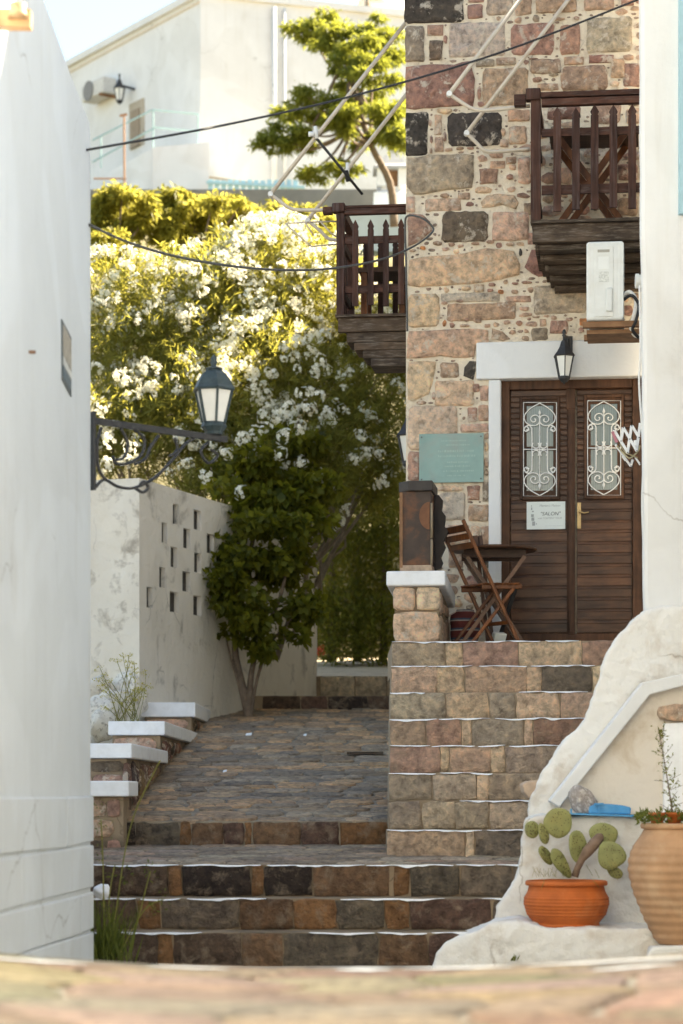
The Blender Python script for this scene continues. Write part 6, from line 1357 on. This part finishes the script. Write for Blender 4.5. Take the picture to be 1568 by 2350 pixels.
# broad leaved vine with a trunk in front of the wall
vt = thing('wall_vine', V(572, 1655, 26.3), 'broad leaved dark green vine tree growing against the pierced wall', 'tree')
b0 = V(572, 1656, 26.3); b0.z = rz(26.3) - .02
m = MB()
for pth, r in (([(572, 1656), (560, 1590), (548, 1540), (540, 1490), (545, 1420), (560, 1330), (590, 1200)], .05), ([(570, 1650), (574, 1580), (580, 1530), (600, 1460), (640, 1380), (660, 1300)], .042), ([(575, 1640), (590, 1560), (620, 1480), (670, 1420)], .022), ([(566, 1630), (545, 1560), (528, 1500), (515, 1440)], .02)):
    p = [V(x, y, 26.3 + .05 * i) for i, (x, y) in enumerate(pth)]; p[0].z = b0.z; cpth = catmull(p, 4); m.tube(cpth, [r * (1 - .6 * i / len(cpth)) * (1.25 if i == 0 else 1) for i in range(len(cpth))], 8)
m.build('trunk', BARK, vt, smooth=True)
vel = [E(560, 1340, 26.3, .50, .40, .42), E(650, 1350, 26.5, .45, .4, .42), E(560, 1230, 26.6, .45, .4, .4), E(650, 1220, 26.8, .50, .45, .5), E(600, 1120, 27.0, .6, .5, .45), E(700, 1150, 27.4, .45, .45, .5), E(580, 1430, 26.2, .34, .3, .28), E(670, 1420, 26.4, .30, .3, .28), E(520, 1310, 26.1, .22, .25, .2), E(540, 1150, 26.8, .4, .35, .3), E(500, 1220, 26.4, .28, .3, .25), E(640, 1060, 27.2, .7, .5, .4), E(545, 1390, 26.0, .3, .3, .25), E(680, 1290, 26.7, .25, .25, .3), E(610, 1470, 26.2, .26, .25, .2), E(715, 1080, 27.6, .55, .4, .4), E(505, 1345, 26.0, .2, .2, .22)]
vs_ = []
for e in vel:
    for _ in range(5):
        d = NR.normal(size=3); d /= np.linalg.norm(d); vs_.append((e[0] + d[0] * e[3] * .8, e[1] + d[1] * e[4] * .6, e[2] + d[2] * e[5] * .8, e[3] * .48, e[4] * .45, e[5] * .34))
P, Dn, Rn = in_ellipsoids(vs_, 7000, .2); D = unit(Dn * .5 + NR.normal(size=P.shape) * .5 + np.array([[0, -.5, -.35]]))
tag(leaves('leaves', P, D, NR.uniform(.07, .14, len(P)), NR.uniform(.06, .11, len(P)), VINE, vt, fold=.12, broad=.42, droop=.1), kind='stuff')
# clipped hedge / conifers at the end of the lane
hg = thing('hedge', V(810, 1515, 32.6), 'tall dark evergreen hedge closing the end of the lane', 'hedge')
hel = [E(760, 1330, 32.8, .42, .5, 1.15), E(820, 1300, 33.0, .45, .5, 1.35), E(880, 1330, 33.0, .42, .5, 1.2), E(790, 1430, 32.5, .5, .4, .6), E(870, 1450, 32.5, .45, .4, .5), E(930, 1250, 33.4, .5, .5, 1.6), E(840, 1150, 33.6, .6, .5, 1.0), E(730, 1200, 33.6, .5, .5, 1.2), E(740, 1440, 32.9, .35, .4, .5)]
P, Dn, Rn = in_ellipsoids(hel, 26000, .3); D = unit(Dn * .6 + NR.normal(size=P.shape) * .6 + np.array([[0, -.2, .5]]))
tag(leaves('leaves', P, D, NR.uniform(.05, .11, len(P)), NR.uniform(.018, .036, len(P)), HEDGE, hg, fold=.1), kind='stuff')
m = MB()
for x in (760, 820, 880): m.tube([V(x, 1518, 33.0), V(x + 3, 1300, 33.1), V(x, 1180, 33.1)], [.06, .04, .02], 7)
m.build('stems', BARK, hg, smooth=True)
C = np.array([tuple(V(735 + random.gauss(0, 7), 1492 + random.gauss(0, 6), 31.9 + random.gauss(0, .05))) for _ in range(60)])
tag(leaves('red_geranium', C, NR.normal(size=(60, 3)), NR.uniform(.02, .04, 60), NR.uniform(.02, .03, 60), REDP), 'small red geranium flowers at the foot of the hedge', 'flowers')
# trees on the slope behind
def feathery(name, label, clumps, trunk, nt, mat, per=13, Lr=(.10, .20), Wr=(.035, .07), group=None, bark=BARK, branches=True):
    t = thing(name, trunk[0], label, 'tree', group)
    P, Dn, Rn = in_ellipsoids(clumps, nt, .25); P[:, 2] = P[:, 2]
    C, D, L, W = tufts(P, unit(Dn * np.array([[1, 1, .3]])), per, Lr, Wr, 1.0, -.05); tag(leaves('crown', C, D, L, W, mat, t, fold=.1, droop=.25), kind='stuff')
    m = MB(); cp2 = catmull(trunk, 4); m.tube(cp2, [.085 * (1 - .7 * i / len(cp2)) for i in range(len(cp2))], 8)
    if branches:
        for e in clumps[::3]:
            a = cp2[int(len(cp2) * random.uniform(.45, .95))]; b = Vector(e[:3]); mid = a.lerp(b, .55) - Vector((0, 0, .12 * (b - a).length)); m.tube(catmull([a, mid, b], 5), [.04 * (1 - .85 * i / 10) for i in range(11)], 6)
    m.build('trunk', bark, t, smooth=True); return t
def sub_clumps(ee, k=6, f=.5):
    out = []
    for e in ee:
        for _ in range(k):
            d = NR.normal(size=3); d /= np.linalg.norm(d); s_ = f * random.uniform(.7, 1.2)
            out.append((e[0] + d[0] * e[3] * .75, e[1] + d[1] * e[4] * .75, e[2] + d[2] * e[5] * 1.0, e[3] * s_, e[4] * s_, e[5] * s_ * 1.1))
    return out
def mimosa_row():
    specs = [(('yellow green mimosa tree beside the left white wall, leftmost of the row'), [(240, 490), (300, 470), (275, 520), (225, 540), (330, 505), (260, 575)], 38.0), (('yellow green mimosa tree in the middle of the row under the grey wall'), [(400, 470), (450, 480), (370, 500), (430, 520), (490, 500), (410, 545), (520, 475), (460, 570)], 38.6), (('yellow green mimosa tree next to the left balcony, rightmost of the row'), [(560, 490), (610, 500), (660, 515), (580, 530), (700, 520), (630, 560), (740, 535)], 39.2)]
    for lb, cl, d in specs:
        ee = [E(x, y, d + random.uniform(-.6, .6), random.uniform(.34, .5), .5, random.uniform(.16, .24)) for x, y in cl]; cx_ = sum(c[0] for c in cl) / len(cl)
        ee = sub_clumps(ee, 7, .5)
        feathery('mimosa_tree', lb, ee, [V(cx_, 760, d), V(cx_ + 5, 640, d), V(cx_ - 8, 560, d)], 1200, MIMO, 12, (.06, .17), (.025, .06), 'mimosa trees on the slope')
mimosa_row()
pcl = [(735, 62, .5), (790, 90, .5), (850, 110, .55), (900, 95, .5), (870, 165, .55), (800, 150, .4), (740, 225, .5), (690, 260, .4), (650, 300, .42), (625, 335, .3), (790, 215, .35), (840, 260, .5), (900, 230, .5), (770, 290, .4), (860, 330, .42), (910, 320, .45), (735, 395, .35), (790, 385, .32), (880, 60, .4), (700, 320, .35)]
ee = [E(x, y, 43 + random.uniform(-1, 1), r * 1.15, r, r * .36) for x, y, r in pcl]
ee = sub_clumps(ee, 6, .5)
feathery('flame_tree', 'tall feathery tree with tiered foliage standing before the far white house', ee, [V(905, 520, 43.4), V(895, 420, 43.3), V(850, 330, 43.2), V(820, 230, 43.1), V(790, 130, 43)], 2900, leafmat('flame_leaf', (.05, .075, .014), (.13, .15, .03), (.46, .47, .07), .5), 12, (.05, .15), (.018, .045), None, BARK)

# ================================================================== HILL AND FAR BUILDINGS
m = MB(); prof = [(30.5, 1.0), (33, 2.0), (36, 5.0), (40, 8.2), (44, 10.6), (47, 12.0), (60, 14.0), (120, 15.0)]; xs_ = np.linspace(-60, 60, 61)
vs = [(x, d, z - (3.0 if d < 36 and -3.4 < x < 3 else 0) + .3 * mnoise.noise(Vector((x * .4, d * .4, 0)))) for d, z in prof for x in xs_]
m.add(vs, [(j * 61 + i, j * 61 + i + 1, (j + 1) * 61 + i + 1, (j + 1) * 61 + i) for j in range(len(prof) - 1) for i in range(60)]); tag(m.build('hillside', simple('dry_hill', (.16, .14, .07), .95, var=.4, nscale=1.2, bstr=.5)), kind='structure')
gw = MB(); a = V(150, 432, 47); b = V(1000, 450, 47); gw.abox((a.x - 6, 47, a.z - 3.2), (b.x + 6, 47.4, a.z - .02)); gw = gw.build('retaining_wall', CONC); tag(gw, 'long grey concrete retaining wall above the yellow trees', 'wall')
fh = thing('far_house', V(460, 430, 55), 'white two-sided house with a flat roof on the hill behind the trees', 'house')
cn = V(460, -8, 55); lf = V(120, 190, 61.2); rt = V(900, 40, 56.4); zr = cn.z; zb_ = V(460, 470, 55).z - 1
c0 = Vector((cn.x, cn.y, 0)); lD = Vector((lf.x - cn.x, lf.y - cn.y, 0)); rD = Vector((rt.x - cn.x, rt.y - cn.y, 0)); lD = lD * 1.4; rD = rD * 1.6
Q = [c0, c0 + rD, c0 + rD + lD, c0 + lD]
m = MB(); m.hexa([q + WZ * zb_ for q in Q] + [q + WZ * zr for q in Q]); m.build('wall', FARW, fh)
lU, rU = lD.normalized(), rD.normalized(); ln_ = Vector((lU.y, -lU.x, 0)); ln_ = ln_ if ln_.y < 0 else -ln_; rn_ = Vector((rU.y, -rU.x, 0)); rn_ = rn_ if rn_.y < 0 else -rn_
FL = Plane(c0, lU, WZ, ln_); FR_ = Plane(c0, rU, WZ, rn_)
def plbox(pl, s0, s1, z0, z1, o0, o1):
    m = MB(); return m.hexa([pl.at(s, z, o) for z in (z0, z1) for (s, o) in ((s0, o0), (s1, o0), (s1, o1), (s0, o1))])
plbox(FL, -.05, lD.length, zr + .002, zr + .16, -.2, .10).build('roof_edge', FARW, fh); plbox(FR_, .12, rD.length, zr + .003, zr + .15, -.2, .09).build('roof_edge', FARW, fh)
plbox(FL, 0, lD.length, zr - .14, zr - .09, -.02, .03).build('eaves_line', simple('eaves_tan', (.66, .58, .48), .8), fh)
a0, b1 = FL.px(332, 225); a1, b0 = FL.px(300, 345); plbox(FL, a0, a1, b0, b1, -.05, .04).build('doorway', simple('door_beige', (.42, .36, .28), .7, var=.2, nscale=2), fh)
a0, _ = FL.px(325, 240); a1, _ = FL.px(306, 340); plbox(FL, a0, a1, b0, b1 - .2, .03, .07).build('door', simple('door_brown', (.30, .23, .16), .7), fh)
p_ = FR_.px(628, 200)[0]; m = MB(); m.tube([FR_.at(p_, zb_, .07), FR_.at(p_, zr - .1, .07)], .06, 8); m.build('drainpipe', FARW, fh, smooth=True)
m = MB(); m.tube([FR_.at(p_ + .25, zb_, .05), FR_.at(p_ + .25, zr - .1, .05)], .035, 8); m.build('drainpipe', FARW, fh, smooth=True)
# balcony block in front of the corner and its railing
bl0 = V(350, 338, 53.6); m = MB(); q0 = V(350, 338, 53.6); q1 = V(480, 346, 53.2); q2 = V(480, 346, 55.2); q3 = V(205, 420, 57.5); zt2 = q0.z
m.hexa([Vector((p.x, p.y, zb_)) for p in (q0, q1, q2, Vector((q0.x - .6, 56.2, 0)))] + [Vector((p.x, p.y, zt2)) for p in (q0, q1, q2, Vector((q0.x - .6, 56.2, 0)))]); m.build('terrace_block', plaster('terrace_white', (.80, .81, .82), amt=.1, brough=.1), fh)
m = MB(); sA = V(350, 340, 53.7); sB2 = V(205, 420, 55.5); m.prism([Vector((sA.x, sA.y, zb_)), sA, sB2, Vector((sB2.x, sB2.y, zb_))], (0.2, 1.0, 0)); m.build('outside_stair', MATS['terrace_white'], fh)
rl = MB(); d_ = 53.7
for (p, q) in (((350, 252), (455, 262)), ((350, 292), (455, 302)), ((350, 252), (212, 322)), ((350, 296), (212, 372)), ((352, 252), (352, 338)), ((455, 262), (455, 335)), ((232, 312), (232, 385))): rl.tube([V(*p, d_), V(*q, d_)], .02, 6)
rl.build('railing', simple('teal_rail', (.32, .47, .48), .6), fh)
rp = MB(); rp.tube([V(285, 268, 53), V(286, 430, 53)], .025, 6); rp.tube([V(275, 266, 53), V(292, 262, 53)], .03, 6); rp.tube([V(215, 410, 53), V(290, 410, 53)], .02, 6); tag(rp.build('standpipe', simple('rust_pipe', (.40, .22, .13), .7)), 'thin rusty upright pipe in front of the far white house', 'pipe')
fa = thing('far_air_conditioner', V(245, 215, 57), 'small white air conditioner on the left face of the far white house', 'air conditioner')
a0, b1 = FL.px(272, 180); a1, b0 = FL.px(222, 242); plbox(FL, a0, a1, b0, b1, .05, .42).build('body', simple('far_unit', (.62, .60, .56), .6), fa, bevel=.03); c_ = FL.at(a1 - (a1 - a0) * .35, (b0 + b1) / 2, .43)
m = MB(); m.tube([c_, c_ + ln_ * .02], .24, 20); m.build('fan_grille', simple('fan_grey', (.22, .21, .20), .6), fa); plbox(FL, a0 + .1, a0 + .16, b0 - .06, b0 - .005, .02, .45).build('bracket', RUSTW, fa)
fl = thing('far_wall_lamp', FL.at(*FL.px(302, 210), .1), 'small black wall lamp beside the air conditioner on the far white house', 'lamp'); lantern(fl, FL.at(*FL.px(300, 208), .3), 1.7, (IRON, GLASS)); m = MB(); m.bar(FL.at(*FL.px(310, 205), 0), FL.at(*FL.px(300, 200), .3), .05, .05); m.build('bracket', IRON, fl)
wt = thing('solar_water_tank', V(880, 20, 57), 'cream cylindrical water tank on the roof of the far house', 'water tank')
m = MB(); a = V(838, 10, 56.5); b = V(960, 22, 57.5); m.tube([a + Vector((.02, 0, 0)), a, b], [.2, .27, .27], 20); m.build('tank', simple('tank_cream', (.72, .60, .46), .5), wt, smooth=True)
for x in (858, 915): m = MB(); m.bar(V(x, 30, 57), V(x, 62, 57), .05, .05); m.build('stand_leg', RUSTW, wt)
fr2 = thing('roof_rack', V(640, 5, 56), 'brown metal frames on the roof edge of the far house', 'rack')
for (p, q) in (((590, 4), (650, 12)), ((660, 2), (712, 6)), ((700, 22), (712, 0)), ((690, 22), (676, 6)), ((582, 2), (590, -8))): m = MB(); m.bar(V(*p, 56.3), V(*q, 56.3), .05, .05); m.build('bar', RUSTW, fr2)
cs = thing('white_chimney', V(885, 460, 46), 'small white chimney turret with openings and a pointed cap behind the stone house', 'chimney')
cc_ = V(900, 470, 46); kk = 46 / F
m = MB(); m.lathe((cc_.x, cc_.y, cc_.z - .3), [(62 * kk, 0), (60 * kk, .45), (35 * kk, .52), (34 * kk, .6)], 4, phase=math.pi / 4); m.build('base', FARW, cs)
m = MB()
for sx in (-1, 1):
    for sy in (-1, 1): m = MB(); m.abox((cc_.x + sx * 24 * kk - .09, cc_.y + sy * .2 - .08, cc_.z + .3), (cc_.x + sx * 24 * kk + .09, cc_.y + sy * .2 + .08, cc_.z + .62)); m.build('pillar', FARW, cs)
m = MB(); m.abox((cc_.x - .15, cc_.y - .15, cc_.z + .3), (cc_.x + .15, cc_.y + .15, cc_.z + .61)); m.build('flue', RUSTW, cs)
m = MB(); m.lathe((cc_.x, cc_.y, cc_.z + .62), [(62 * kk, 0), (60 * kk, .04), (42 * kk, .10), (10 * kk, .40), (2 * kk, .42)], 4, phase=math.pi / 4); m.build('cap', simple('chimney_cap', (.42, .42, .42), .7), cs)
m = MB(); m.abox((V(700, 0, 45).x, 45, V(0, 470, 45).z - 1.2), (V(1000, 0, 45).x, 45.6, V(0, 478, 45).z)); tag(m.build('low_white_wall', plaster('pale_wall', (.52, .60, .62), amt=.1)), 'low pale white wall between the grey wall and the left balcony', 'wall')
m = MB()
for i in range(14): m.abox((V(478 + i * 15, 0, 50).x, 50, V(0, 446, 50).z), (V(489 + i * 15, 0, 50).x, 50.06, V(0, 412 + (i % 3), 50).z))
m.bar(V(474, 418, 49.97), V(700, 430, 49.97), .04, .06); tag(m.build('blue_fence', PALEBLUE), 'pale blue board fence at the foot of the far white house', 'fence')
m = MB(); m.hexa([V(480, 410, 51), V(720, 442, 51), V(720, 442, 53), V(480, 410, 53), V(480, 404, 51), V(720, 436, 51), V(720, 436, 53), V(480, 404, 53)]); tag(m.build('shed_roof', simple('tan_roof', (.55, .42, .30), .8)), 'low tan shed roof at the foot of the far white house', 'roof')
